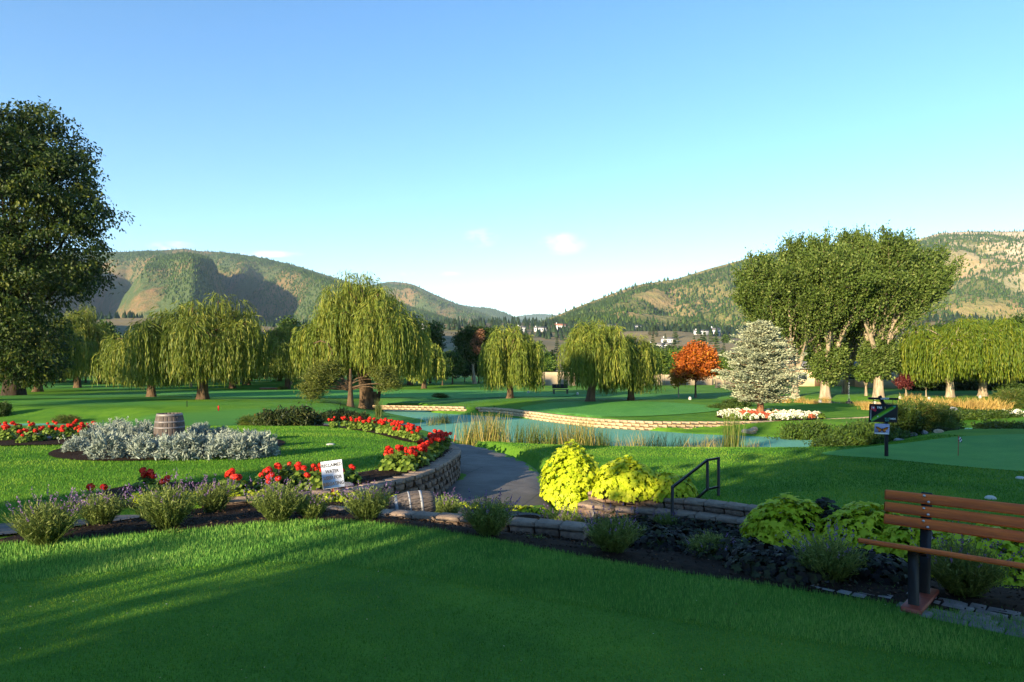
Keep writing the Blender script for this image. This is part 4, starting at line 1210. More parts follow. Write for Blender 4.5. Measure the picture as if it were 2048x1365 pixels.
for u, yb, kind in [(1078, 108, 2), (1207, 104, 2), (1262, 108, 2), (1310, 100, 2), (1345, 112, 2), (1430, 104, 2), (1470, 118, 1), (885, 96, 0), (860, 110, 1), (905, 104, 0), (1290, 120, 0), (1500, 104, 0), (1545, 106, 2), (1620, 100, 2), (1850, 98, 1), (1960, 92, 0), (2030, 92, 1), (1900, 96, 0)]:
    bg.append((u, yb, kind))
nm = ['round_tree', 'tall_tree', 'light_tree', 'conifer_tree', 'willow_tree']
lb = ['dark round leafy tree in the belt at the far edge of the golf course', 'tall narrow leafy tree in the belt at the far edge of the golf course', 'small pale green tree in the belt at the far edge of the golf course', 'dark pointed conifer in the belt at the far edge of the golf course', 'small drooping willow in the belt at the far edge of the golf course']
for u, yb, kind in bg:
    x, y, z = gy(u, yb)
    s_ = gt.uniform(0.72, 1.12) * (0.66 if 860 < u < 1520 and kind != 2 else 1.0)
    plant_tree(nm[kind], lb[kind], 'tree', (x, y, z - 0.05), (GA, GB, GC, GD, GE)[kind], gt.random() * 6.28, s_ * (1.1 if u < 850 else 1), 'belt of trees at the far edge of the course')
# trees on the shaded benches beyond, one by one
CT1 = conifer_mesh(601, 11, 2.3, 0.6, M_DARKCON, 9, 7, 3, 1.3, 0.7, 0.9, M_BARK, 3, -0.1, 0.1, 0.2)
CT2 = blob_tree(602, [(0, 0, 4.2, 3.2, 3.2, 3.0)], 1.0, 0.25, 60, 16, 0.7, 1.0, 0.7, M_LEAF, M_BARK, 4, 0.5)
n_b = 0
while n_b < 210:
    u, yb = gt.uniform(150, 2060), 10 ** gt.uniform(math.log10(260), math.log10(1050))
    x, y, z = gy(u, yb)
    dn = float(fbm(np.array([x / 70]), np.array([y / 60]), 77, 3)[0]) + (0.12 if u > 1290 else -0.02) + (0.07 if yb > 640 else 0)
    if dn < 0.5:
        continue
    cn = gt.random() < 0.62
    plant_tree('conifer_tree' if cn else 'round_tree', 'dark conifer on the shaded benches below the sunlit hills' if cn else 'dark bushy tree on the shaded benches below the sunlit hills', 'tree', (x, y, z - 0.1), CT1 if cn else CT2, gt.random() * 6.28, gt.uniform(0.7, 1.25), 'trees on the shaded benches')
    n_b += 1
mb = MB()
uu, yy = gt.uniform(100, 2200, 9000), gt.uniform(700, 1700, 9000)
xx = (uu - 1024) / F * yy
dn = fbm(xx / 120, yy / 120, 79, 3) + 0.10 * S(1250, 1400, uu)
ok = dn > 0.53
p = np.stack([xx[ok], yy[ok], zfunc(xx[ok], yy[ok]) - 0.3], -1)
h = gt.uniform(6, 13, len(p))
cones(mb, p, h, h * 0.26, gt, gt.random(len(p)) * 0.7)
tag(mb.build('bench_forest', M_DARKCON), kind='stuff', label='dark woods along the rim of the shaded benches', cat='forest')

# trees outside the frame, behind and to the left of the camera, that shade the lawn
GF = blob_tree(701, [(0, 0, 7, 4.5, 4.5, 4.2), (1.5, 0, 10.5, 3.2, 3.2, 2.8), (-1.5, 1, 9, 3.5, 3.2, 2.8), (0, 0, 4.4, 3.8, 3.8, 2.0)], 2.2, 0.4, 420, 26, 0.7, 0.52, 0.34, M_ELM, M_BARK, 14, 0.7)
GH = blob_tree(702, [(0, 0, 14.5, 3.4, 3.4, 3.0), (1.0, 0, 16.0, 2.4, 2.4, 2.0)], 10.5, 0.35, 260, 24, 0.6, 0.6, 0.4, M_ELM, M_BARK, 10, 0.7)
for (x, y, k, s_, lbl) in SHADE_TREES:
    plant_tree('shade_tree', lbl, 'tree', (x, y, zat(x, y) - 0.05), (GF, GH)[k], x * 0.7, s_, 'shade trees behind the camera')
# ------------------------------------------------------------------ garden plants
M_LAVLEAF = leafmat('lavender_leaf', (0.060, 0.098, 0.020), (0.125, 0.175, 0.036), (0.23, 0.27, 0.07), obj_var=0.15)
M_LAVFLOWER = leafmat('lavender_flower', (0.10, 0.05, 0.16), (0.22, 0.12, 0.30), (0.32, 0.20, 0.36), obj_var=0.1)
M_SILVER = leafmat('silver_leaf', (0.13, 0.165, 0.14), (0.24, 0.285, 0.245), (0.38, 0.41, 0.33), rough=0.8, transl=0.12, obj_var=0.08)
M_GERLEAF = leafmat('geranium_leaf', (0.05, 0.10, 0.012), (0.11, 0.18, 0.02), (0.20, 0.27, 0.04), obj_var=0.15)
M_GERFLOWER = leafmat('geranium_flower', (0.45, 0.010, 0.006), (0.68, 0.022, 0.010), (0.80, 0.07, 0.03), transl=0.25, obj_var=0.1)
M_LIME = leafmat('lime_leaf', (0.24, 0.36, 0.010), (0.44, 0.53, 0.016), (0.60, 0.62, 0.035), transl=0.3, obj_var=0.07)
M_BLACKLEAF = leafmat('black_purple_leaf', (0.006, 0.006, 0.006), (0.018, 0.014, 0.013), (0.036, 0.046, 0.018), rough=0.6, transl=0.05, spec=0.12, obj_var=0.2)
M_REED = leafmat('reed_blade', (0.09, 0.13, 0.02), (0.22, 0.20, 0.045), (0.42, 0.30, 0.10), obj_var=0.15)
M_REED_GREEN = leafmat('green_reed_blade', (0.04, 0.085, 0.012), (0.10, 0.145, 0.02), (0.24, 0.21, 0.06), obj_var=0.15)
M_GOLDGRASS = leafmat('golden_grass_blade', (0.30, 0.19, 0.05), (0.52, 0.34, 0.09), (0.65, 0.46, 0.16), obj_var=0.15)
M_JUNIPER = leafmat('juniper_leaf', (0.016, 0.026, 0.008), (0.038, 0.058, 0.012), (0.10, 0.09, 0.02), transl=0.1, obj_var=0.2)
M_SHRUB = leafmat('shrub_leaf', (0.022, 0.050, 0.008), (0.050, 0.090, 0.012), (0.10, 0.14, 0.02), obj_var=0.2)
M_WHITEFL = leafmat('white_petal', (0.62, 0.60, 0.50), (0.80, 0.78, 0.66), (0.82, 0.80, 0.50), obj_var=0.05)
M_CORALFL = leafmat('coral_petal', (0.55, 0.07, 0.04), (0.70, 0.16, 0.09), (0.75, 0.30, 0.18), obj_var=0.1)
M_STEM = plain('green_stem', (0.07, 0.11, 0.025), 0.7)

def curved_blades(mb, base, d, L, w, g, droop=0.3, seg=3, tint=None, mi=0, tipw=0.25):
    """grass-like blades: a strip of seg quads bending over"""
    n = len(base)
    d = norm(np.asarray(d, float))
    L = np.broadcast_to(np.asarray(L, float), (n,))
    w = np.broadcast_to(np.asarray(w, float), (n,))
    side = norm(np.cross(d, np.array([0, 0, 1.0]) + g.normal(0, 0.6, (n, 3))))
    hd = d * [1, 1, 0] + g.normal(0, 0.15, (n, 3)) * [1, 1, 0]
    rows = []
    for k in range(seg + 1):
        t = k / seg
        c = base + d * (L * t)[:, None] + hd * (droop * L * t * t)[:, None] - np.array([0, 0, 1.0]) * (droop * 0.45 * L * t ** 2.5)[:, None]
        ww = (w * (1 - (1 - tipw) * t))[:, None] / 2
        rows.append(np.stack([c - side * ww, c + side * ww], 1))
    v = np.stack(rows, 1).reshape(n, -1, 3)
    m = (seg + 1) * 2
    f = np.array([[2 * k, 2 * k + 1, 2 * k + 3, 2 * k + 2] for k in range(seg)])[None] + (np.arange(n) * m)[:, None, None]
    t = g.random(n) if tint is None else np.broadcast_to(tint, (n,))
    mb.add(v.reshape(-1, 3), f.reshape(-1, 4), np.repeat(t, m), mi)
def rays_up(n, g, spread):
    a = g.random(n) * 6.283
    s = spread * np.sqrt(g.random(n))
    return np.stack([np.cos(a) * np.sin(s), np.sin(a) * np.sin(s), np.cos(s)], -1)
def lavender_meshes(seed, h, n=620, spread=1.05, nf=42, fl_len=1.35):
    g = np.random.default_rng(seed)
    mb, fb = MB(), MB()
    d = rays_up(n, g, spread)
    base = np.stack([g.normal(0, 0.045, n), g.normal(0, 0.045, n), np.zeros(n) + 0.0], -1)
    L = h * g.uniform(0.65, 1.08, n)
    curved_blades(mb, base, d, L, 0.0065, g, 0.12, 3, g.random(n) * 0.7)
    for k in range(9):
        t = g.uniform(0.25, 1.0, n)
        c = base + d * (L * t)[:, None] + g.normal(0, 0.008, (n, 3))
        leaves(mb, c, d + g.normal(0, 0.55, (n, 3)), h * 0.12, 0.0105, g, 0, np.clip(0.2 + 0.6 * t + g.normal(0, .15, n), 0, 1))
    df = rays_up(nf, g, spread * 0.95)
    bf = np.stack([g.normal(0, 0.04, nf), g.normal(0, 0.04, nf), np.zeros(nf)], -1)
    Lf = h * g.uniform(0.95, fl_len, nf)
    curved_blades(fb, bf, df, Lf, 0.0045, g, 0.08, 3, 0.5, 1)
    for k in range(10):
        t = 1.0 + g.uniform(-0.15, 0.03, nf)
        c = bf + df * (Lf * t)[:, None] + df * [1, 1, 0] * (0.08 * Lf)[:, None] + g.normal(0, 0.006, (nf, 3)) - [0, 0, 0.01]
        leaves(fb, c, df + g.normal(0, 0.7, (nf, 3)), 0.022, 0.011, g, 0)
    return mb.mesh('foliage', M_LAVLEAF), fb.mesh('flower_spikes', [M_LAVFLOWER, M_STEM])
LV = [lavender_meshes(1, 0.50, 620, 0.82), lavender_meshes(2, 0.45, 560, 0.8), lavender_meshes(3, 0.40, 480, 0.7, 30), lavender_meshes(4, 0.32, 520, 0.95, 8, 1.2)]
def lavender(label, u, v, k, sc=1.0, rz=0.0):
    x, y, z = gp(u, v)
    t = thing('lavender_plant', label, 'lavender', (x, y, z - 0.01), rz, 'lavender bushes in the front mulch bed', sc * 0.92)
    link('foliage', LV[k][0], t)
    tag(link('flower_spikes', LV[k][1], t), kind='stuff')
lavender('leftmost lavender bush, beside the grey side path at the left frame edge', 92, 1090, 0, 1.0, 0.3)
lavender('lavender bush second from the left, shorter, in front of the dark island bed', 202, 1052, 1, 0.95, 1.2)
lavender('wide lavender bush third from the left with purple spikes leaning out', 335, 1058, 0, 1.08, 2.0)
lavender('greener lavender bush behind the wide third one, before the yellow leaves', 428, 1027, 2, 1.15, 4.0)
lavender('largest lavender bush left of the reclaimed water sign', 556, 1044, 0, 0.98, 5.0)
lavender('lavender tuft directly under the reclaimed water sign', 622, 1038, 1, 0.74, 2.5)
lavender('lavender bush to the right below the reclaimed water sign', 735, 1041, 1, 0.95, 0.9)
lavender('grey upright lavender beside the half buried barrel', 893, 1044, 2, 1.10, 0.4)
lavender('lavender with long reddish spikes in front of the path end', 975, 1072, 1, 1.0, 3.0)
lavender('pink-flecked lavender in front of the big yellow vine', 1128, 1078, 1, 1.12, 1.9)
lavender('blue-green lavender at the lawn edge beside the black-leaved vines', 1225, 1108, 0, 0.86, 2.8)
lavender('small round grey lavender below the black handrail', 1420, 1118, 3, 0.92, 0.0)
lavender('tall lavender left of the bench legs', 1660, 1166, 0, 0.86, 1.5)
lavender('wide lavender behind the bench foot board', 1925, 1195, 0, 0.98, 4.4)
lavender('lavender tuft with violet spikes below the stone terrace wall', 1330, 1062, 2, 0.8, 4.4)
# weeds in the mulch
for (u, v) in [(1075, 1082), (1010, 1070), (1170, 1100), (640, 1062), (345, 1068)]:
    x, y, z = gp(u, v)
    mb = MB()
    g = np.random.default_rng(int(u))
    curved_blades(mb, np.tile([0, 0, 0.0], (40, 1)) + g.normal(0, 0.03, (40, 3)) * [1, 1, 0], rays_up(40, g, 1.25), g.uniform(0.05, 0.10, 40), 0.014, g, 0.3)
    tag(mb.build('weed', M_GERLEAF, None, False, (x, y, z)), 'low green weed sprouting in the dark mulch by the lawn edge', 'weed', 'weeds in the mulch')

# silver dusty miller round the barrel
def silver_meshes(seed, r, h, n, stalks=0):
    g = np.random.default_rng(seed)
    mb = MB()
    nc = n // 14
    d = unit(nc, g)
    d[:, 2] = np.abs(d[:, 2])
    d[:, 2] = d[:, 2] * 1.1 - 0.06
    rad = g.uniform(0.55, 1.0, nc)
    c = d * np.array([r, r, h]) * rad[:, None] + [0, 0, 0.05]
    p = c[:, None, :] + g.normal(0, 0.035, (nc, 14, 3))
    ax = d[:, None, :] * 0.7 + g.normal(0, 0.6, p.shape) + [0, 0, 0.25]
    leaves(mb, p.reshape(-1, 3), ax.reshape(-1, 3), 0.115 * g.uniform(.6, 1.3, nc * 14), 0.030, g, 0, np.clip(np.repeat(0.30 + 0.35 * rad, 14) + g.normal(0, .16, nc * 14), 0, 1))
    if stalks:
        a = rays_up(stalks, g, 0.35)
        b0 = np.stack([g.normal(0, r * 0.5, stalks), g.normal(0, r * 0.5, stalks), np.full(stalks, h * 0.7)], -1)
        L = g.uniform(0.15, 0.32, stalks)
        curved_blades(mb, b0, a, L, 0.012, g, 0.05, 2, 0.7)
        for k in range(8):
            leaves(mb, b0 + a * L[:, None] * g.uniform(0.5, 1.05, (stalks, 1)) + g.normal(0, 0.02, (stalks, 3)), unit(stalks, g) + [0, 0, .6], 0.06, 0.03, g, 0, 0.8)
    return mb.mesh('dusty_miller', M_SILVER)
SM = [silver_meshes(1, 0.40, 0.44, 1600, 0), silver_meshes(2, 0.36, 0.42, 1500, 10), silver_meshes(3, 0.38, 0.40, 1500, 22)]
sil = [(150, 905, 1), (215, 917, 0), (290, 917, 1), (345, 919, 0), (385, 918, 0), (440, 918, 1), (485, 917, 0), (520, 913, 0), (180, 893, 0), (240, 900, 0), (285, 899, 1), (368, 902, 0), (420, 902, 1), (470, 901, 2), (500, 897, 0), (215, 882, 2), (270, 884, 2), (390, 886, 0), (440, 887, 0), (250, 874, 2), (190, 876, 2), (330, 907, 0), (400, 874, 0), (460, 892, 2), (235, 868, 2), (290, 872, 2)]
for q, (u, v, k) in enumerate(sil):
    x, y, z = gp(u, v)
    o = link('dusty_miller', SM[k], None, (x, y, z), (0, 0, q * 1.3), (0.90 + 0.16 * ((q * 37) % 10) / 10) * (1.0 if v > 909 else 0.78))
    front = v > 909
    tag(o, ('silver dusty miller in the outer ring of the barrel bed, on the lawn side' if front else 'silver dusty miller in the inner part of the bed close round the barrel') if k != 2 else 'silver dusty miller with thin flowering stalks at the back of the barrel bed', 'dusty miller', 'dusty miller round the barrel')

# red geraniums: foliage plus single flower heads
def geranium_foliage(seed, r, h, n):
    g = np.random.default_rng(seed)
    mb = MB()
    d = unit(n, g)
    d[:, 2] = np.abs(d[:, 2])
    rad = g.uniform(0.45, 1.0, n)
    c = d * np.array([r, r, h]) * rad[:, None] + [0, 0, 0.04]
    nrm = norm(d + g.normal(0, 0.5, (n, 3)) + [0, 0, 0.5])
    a = norm(np.cross(nrm, unit(n, g)))
    b = np.cross(nrm, a)
    R_ = (0.036 * g.uniform(0.7, 1.3, n))[:, None]
    th = np.linspace(0, 6.283, 7)[:-1]
    v = np.stack([c + R_ * (math.cos(t) * a + math.sin(t) * b) + nrm * 0.006 * (i % 2) for i, t in enumerate(th)], 1)
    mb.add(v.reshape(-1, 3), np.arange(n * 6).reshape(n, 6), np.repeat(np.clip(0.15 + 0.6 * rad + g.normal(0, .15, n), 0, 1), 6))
    return mb.mesh('foliage', M_GERLEAF)
def flower_head(seed, r, n=46):
    g = np.random.default_rng(seed)
    mb = MB()
    d = unit(n, g)
    d[:, 2] = d[:, 2] * 0.8 + 0.1
    c = d * r * g.uniform(0.75, 1.05, n)[:, None]
    a = norm(np.cross(d, unit(n, g)))
    leaves(mb, c, a, r * 0.95, r * 0.8, g, 0, None, np.cross(d, a))
    mb2 = mb
    tube(mb2, [(0, 0, -r * 3.2), (0, 0, -r * 0.4)], 0.004, 4, 1)
    return mb.mesh('flower_head', [M_GERFLOWER, M_STEM])
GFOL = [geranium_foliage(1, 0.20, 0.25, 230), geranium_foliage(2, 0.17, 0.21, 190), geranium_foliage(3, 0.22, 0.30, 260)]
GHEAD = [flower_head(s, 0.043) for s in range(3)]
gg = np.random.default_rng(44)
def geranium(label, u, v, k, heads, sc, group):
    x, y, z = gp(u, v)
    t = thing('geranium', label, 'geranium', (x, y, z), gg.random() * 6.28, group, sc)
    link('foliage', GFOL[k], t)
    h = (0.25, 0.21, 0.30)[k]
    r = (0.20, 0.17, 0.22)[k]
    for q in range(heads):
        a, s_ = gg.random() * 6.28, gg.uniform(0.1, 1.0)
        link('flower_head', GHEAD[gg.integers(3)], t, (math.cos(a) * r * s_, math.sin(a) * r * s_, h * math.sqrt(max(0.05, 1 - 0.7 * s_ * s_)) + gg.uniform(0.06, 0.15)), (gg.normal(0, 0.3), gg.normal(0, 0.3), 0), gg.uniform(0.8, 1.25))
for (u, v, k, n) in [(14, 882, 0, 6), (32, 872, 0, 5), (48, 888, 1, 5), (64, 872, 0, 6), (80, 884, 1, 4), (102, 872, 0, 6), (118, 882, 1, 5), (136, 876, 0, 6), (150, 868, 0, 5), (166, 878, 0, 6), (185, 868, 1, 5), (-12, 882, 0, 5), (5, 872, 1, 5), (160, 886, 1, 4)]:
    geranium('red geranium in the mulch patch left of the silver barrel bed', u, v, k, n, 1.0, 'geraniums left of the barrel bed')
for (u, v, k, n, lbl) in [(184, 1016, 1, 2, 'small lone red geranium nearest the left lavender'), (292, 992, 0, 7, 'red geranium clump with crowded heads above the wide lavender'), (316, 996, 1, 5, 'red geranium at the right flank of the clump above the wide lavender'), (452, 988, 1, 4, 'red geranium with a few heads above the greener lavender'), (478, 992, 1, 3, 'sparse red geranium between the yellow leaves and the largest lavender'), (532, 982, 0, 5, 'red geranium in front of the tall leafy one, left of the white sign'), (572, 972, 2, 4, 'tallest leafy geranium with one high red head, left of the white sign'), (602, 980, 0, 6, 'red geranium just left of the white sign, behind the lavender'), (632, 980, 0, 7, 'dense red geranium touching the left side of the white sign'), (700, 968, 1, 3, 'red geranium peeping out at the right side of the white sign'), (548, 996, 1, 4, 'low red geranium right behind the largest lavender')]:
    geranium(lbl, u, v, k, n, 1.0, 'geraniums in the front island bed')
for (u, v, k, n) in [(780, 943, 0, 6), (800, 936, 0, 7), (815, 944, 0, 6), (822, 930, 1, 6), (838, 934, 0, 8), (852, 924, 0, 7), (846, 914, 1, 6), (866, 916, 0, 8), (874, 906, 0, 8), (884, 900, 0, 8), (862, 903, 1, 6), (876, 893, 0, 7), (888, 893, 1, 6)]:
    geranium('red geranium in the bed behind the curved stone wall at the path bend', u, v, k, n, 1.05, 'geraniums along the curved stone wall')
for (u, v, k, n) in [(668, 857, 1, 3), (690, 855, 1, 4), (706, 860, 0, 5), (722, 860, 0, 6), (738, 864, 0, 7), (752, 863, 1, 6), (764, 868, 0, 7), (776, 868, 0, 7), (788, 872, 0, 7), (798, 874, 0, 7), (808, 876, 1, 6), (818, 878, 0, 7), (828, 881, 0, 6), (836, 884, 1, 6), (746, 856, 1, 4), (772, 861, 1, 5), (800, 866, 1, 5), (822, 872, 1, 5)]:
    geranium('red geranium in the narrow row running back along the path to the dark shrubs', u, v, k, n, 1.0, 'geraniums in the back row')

# sweet potato vines: lobed leaves, the most visible ones single
def lobed(c, nrm, tip, size, tint, mb):
    """five-pointed leaves as small folded fans"""
    n = len(c)
    a = norm(tip - nrm * (tip * nrm).sum(1)[:, None])
    b = np.cross(nrm, a)
    out = [(0, 0.0, 0.02), (0.62, 0.0, -0.10), (0.26, 0.17, 0.02), (0.30, 0.46, -0.08), (0.02, 0.26, 0.0), (-0.20, 0.40, -0.05), (-0.28, 0.08, 0.0), (-0.28, -0.08, 0.0), (-0.20, -0.40, -0.05), (0.02, -0.26, 0.0), (0.30, -0.46, -0.08), (0.26, -0.17, 0.02)]
    s = np.broadcast_to(np.asarray(size, float), (n,))[:, None]
    v = np.stack([c + s * (x * a + y * b + z * nrm) for x, y, z in out], 1)
    tri = np.array([[0, i, i + 1] for i in range(2, 11)] + [[0, 11, 1], [0, 1, 2]])
    mb.add(v.reshape(-1, 3), (tri[None] + (np.arange(n) * 12)[:, None, None]).reshape(-1, 3), np.repeat(tint, 12))
LEAFMESH = []
for q in range(3):
    mb = MB()
    lobed(np.zeros((1, 3)), np.array([[0, 0, 1.0]]), np.array([[1.0, 0, 0]]), 1.0, np.array([0.35 + 0.25 * q]), mb)
    LEAFMESH.append(mb.mesh('leaf', M_LIME))
def vine(label, c, r, n, leaf, seed, m=None, n_obj=0, group=None, cat='sweet potato vine', skip=None, name='sweet_potato_vine', drape=None):
    g = np.random.default_rng(seed)
    t = thing(name, label, cat, c, 0, group)
    d = unit(n, g)
    d[:, 2] = np.where(d[:, 2] < -0.15, -d[:, 2], d[:, 2])
    lump = 1 + 0.30 * (fbm(d[:, 0] * 2.2 + 9, d[:, 1] * 2.2 + d[:, 2] * 2.7 + seed, seed, 3) - 0.5)
    rad = (1 - 0.22 * g.random(n) ** 2) * lump
    p = d * np.array(r) * rad[:, None]
    p[:, 2] = np.maximum(p[:, 2], 0.02)
    if drape is not None:
        p = drape(p)
    nrm = norm(d * np.array([1, 1, 1.0]) + g.normal(0, 0.33, (n, 3)) + [0, 0, 0.35])
    tip = d * [1, 1, 0] + g.normal(0, 0.4, (n, 3)) + [0, 0, -0.55]
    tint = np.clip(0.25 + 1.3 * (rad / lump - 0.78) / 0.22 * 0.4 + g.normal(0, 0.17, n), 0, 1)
    s = leaf * g.uniform(0.7, 1.25, n)
    vis = np.zeros(n, bool)
    if n_obj:
        # the leaves on the near side, one object each
        score = -(p[:, 1] * 0.8 - p[:, 2] * 0.5) / max(r) + 0.3 * g.random(n) + (rad - 1)
        vis[np.argsort(-score)[:n_obj]] = True
        A = norm(tip - nrm * (tip * nrm).sum(1)[:, None])
        B = np.cross(nrm, A)
        for i in np.nonzero(vis)[0]:
            M = Matrix(((A[i][0], B[i][0], nrm[i][0]), (A[i][1], B[i][1], nrm[i][1]), (A[i][2], B[i][2], nrm[i][2])))
            link('leaf', LEAFMESH[min(2, int(tint[i] * 3))], t, p[i], M.to_euler(), float(s[i]))
    mb = MB()
    k = ~vis
    lobed(p[k], nrm[k], tip[k], s[k], tint[k], mb)
    tag(mb.build('foliage', m or M_LIME, t), kind='stuff')
    sb = MB()
    for q in range(14):
        e = p[g.integers(n)]
        tube(sb, arc((0, 0, 0.02), e * 0.92, 0.06, n=5), [0.014, 0.012, 0.010, 0.007, 0.004], 4, cap=False)
    sb.build('stem', M_STEM, t)
    return t
x, y, z = gp(1150, 999)
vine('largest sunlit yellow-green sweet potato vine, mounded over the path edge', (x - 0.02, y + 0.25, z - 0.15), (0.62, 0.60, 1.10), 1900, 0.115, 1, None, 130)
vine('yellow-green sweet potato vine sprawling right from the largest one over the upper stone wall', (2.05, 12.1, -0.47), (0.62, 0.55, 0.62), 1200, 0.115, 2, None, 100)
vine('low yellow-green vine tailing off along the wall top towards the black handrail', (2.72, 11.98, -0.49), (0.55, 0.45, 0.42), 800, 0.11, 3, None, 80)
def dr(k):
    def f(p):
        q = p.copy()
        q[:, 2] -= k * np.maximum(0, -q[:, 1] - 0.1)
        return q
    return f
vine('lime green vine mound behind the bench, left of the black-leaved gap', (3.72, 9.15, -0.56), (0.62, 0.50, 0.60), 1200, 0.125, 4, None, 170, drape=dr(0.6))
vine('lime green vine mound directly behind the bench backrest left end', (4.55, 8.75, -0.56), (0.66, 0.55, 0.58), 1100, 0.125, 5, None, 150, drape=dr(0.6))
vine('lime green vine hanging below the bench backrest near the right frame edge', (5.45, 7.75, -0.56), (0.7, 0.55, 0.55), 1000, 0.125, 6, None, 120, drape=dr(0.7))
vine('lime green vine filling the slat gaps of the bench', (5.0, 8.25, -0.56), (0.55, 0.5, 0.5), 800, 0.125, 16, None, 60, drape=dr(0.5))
vine('black-leaved sweet potato vine in the gap between the lime mounds behind the bench', (4.20, 9.15, -0.50), (0.28, 0.3, 0.52), 420, 0.10, 7, M_BLACKLEAF)
dk = np.random.default_rng(8)
for q, (u, v) in enumerate([(1290, 1075), (1350, 1085), (1400, 1092), (1470, 1090), (1530, 1100), (1590, 1115), (1480, 1125), (1560, 1150), (1630, 1130), (1700, 1150), (1760, 1165), (1720, 1120), (1800, 1150), (1330, 1105), (1260, 1060), (1440, 1068), (1650, 1105), (1860, 1150), (1380, 1062), (1610, 1160)]):
    x, y, z = gp(u, v)
    vine('black-leaved sweet potato vine covering the mulch below the terrace walls', (x, y + 0.1, z - 0.02), (0.46, 0.38, 0.24), 520, 0.078, 20 + q, M_BLACKLEAF, 0, 'black-leaved vines in the lower bed')
# low yellow-leaved plants along the front wall
for q, (u, v) in enumerate([(352, 1002), (375, 1004), (398, 1000), (420, 1003), (445, 1000), (468, 1003), (275, 1006), (300, 1008), (330, 1006), (500, 1004), (530, 1003), (650, 1004), (672, 1003), (700, 1004), (725, 1005), (790, 1006), (808, 1004), (930, 1016), (955, 1018), (980, 1019), (1005, 1020), (1030, 1022), (1055, 1024), (1078, 1026)]):
    x, y, z = gp(u, v)
    vine('low yellow-green vine in the strip between the front lavenders and the path', (x, y, z - 0.01), (0.16, 0.13, 0.15 if u < 850 else 0.11), 70, 0.08, 60 + q, None, 0, 'low yellow vines along the front wall')

# reeds, rushes and grasses
def reed_mesh(seed, n, rx, ry, h, w, droop, m, heads=0, spread=0.22):
    g = np.random.default_rng(seed)
    mb = MB()
    b0 = np.stack([g.normal(0, rx * 0.5, n), g.normal(0, ry * 0.5, n), np.zeros(n)], -1)
    curved_blades(mb, b0, rays_up(n, g, spread), h * g.uniform(0.5, 1.1, n), w, g, droop, 4, None, 0, 0.2)
    return mb.mesh('reed_clump', m)
RD = [reed_mesh(1, 260, 0.9, 0.5, 1.35, 0.022, 0.22, M_REED), reed_mesh(2, 260, 0.8, 0.5, 1.25, 0.022, 0.15, M_REED_GREEN), reed_mesh(3, 130, 1.0, 0.5, 1.05, 0.02, 0.45, M_REED), reed_mesh(4, 200, 0.38, 0.3, 1.7, 0.022, 0.08, M_REED_GREEN, spread=0.12)]
for u, yb, k, s_, lbl in [(960, 24.4, 0, 1.0, 'tan and green reed clump at the left end of the reed belt, by the path'), (990, 24.8, 0, 1.05, 'tallest tan reed clump left of the big yellow vine'), (1050, 24.6, 1, 0.86, 'thin green rushes standing in the algae pond'), (1090, 24.9, 1, 0.95, 'green rushes before the middle of the pond'), (1130, 24.6, 0, 0.95, 'reddish tan rushes behind the crest of the yellow vine'), (1165, 24.4, 0, 1.12, 'dense rushes rising above the yellow vine'), (1200, 24.3, 1, 0.85, 'green rushes right of the yellow vine top'), (1265, 24.2, 2, 1.0, 'sparse bent tan reeds right of the blue water gap'), (1300, 24.2, 2, 1.1, 'bent tan reeds in the middle of the right reed belt'), (1345, 24.2, 2, 1.0, 'thin arching tan reeds above the handrail'), (1390, 24.2, 2, 0.95, 'thin straw reeds left of the tall dark rushes'), (1425, 24.2, 2, 0.9, 'straw reeds beside the tall dark rushes'), (1463, 24.3, 3, 1.0, 'tall dark upright rushes in front of the sunlit stone wall'), (1500, 24.3, 2, 0.75, 'short straw reeds right of the tall dark rushes'), (868, 36.0, 2, 0.85, 'small reddish reed tuft standing alone in the open pond'), (888, 37, 1, 0.6, 'green rush tuft right of the lone reddish reeds'), (757, 38.0, 3, 0.62, 'upright green rushes at the foot of the largest willow'), (940, 25.2, 1, 0.6, 'short rushes at the path edge by the red stake')]:
    x, y, z = gy(u, yb)
    tag(link('reed_clump', RD[k], None, (x, y, max(z, -1.4)), (0, 0, u * 0.7), s_), lbl, 'reeds')
GGm = [reed_mesh(11, 220, 0.7, 0.5, 1.0, 0.035, 0.35, M_GOLDGRASS, spread=0.4), reed_mesh(12, 220, 0.8, 0.6, 0.8, 0.035, 0.45, M_GOLDGRASS, spread=0.6)]
for q, (u, v) in enumerate([(1822, 812), (1850, 815), (1868, 822), (1885, 822), (1905, 822), (1925, 823), (1945, 824), (1960, 822), (1978, 822), (1995, 822), (1600, 806), (1625, 808), (1650, 806), (1570, 806), (1545, 806), (1800, 836), (1812, 842), (1725, 812), (1735, 820)]):
    x, y, z = gp(u, v)
    tag(link('grass_tuft', GGm[q % 2], None, (x, y, z), (0, 0, q * 1.1), 1.0 if u > 1800 else 0.62), 'golden dry grass tuft on the lit bank before the bright willows' if u > 1790 else 'low golden grass tuft on the bank between the spruce and the fountain', 'ornamental grass', 'golden grasses on the bank')

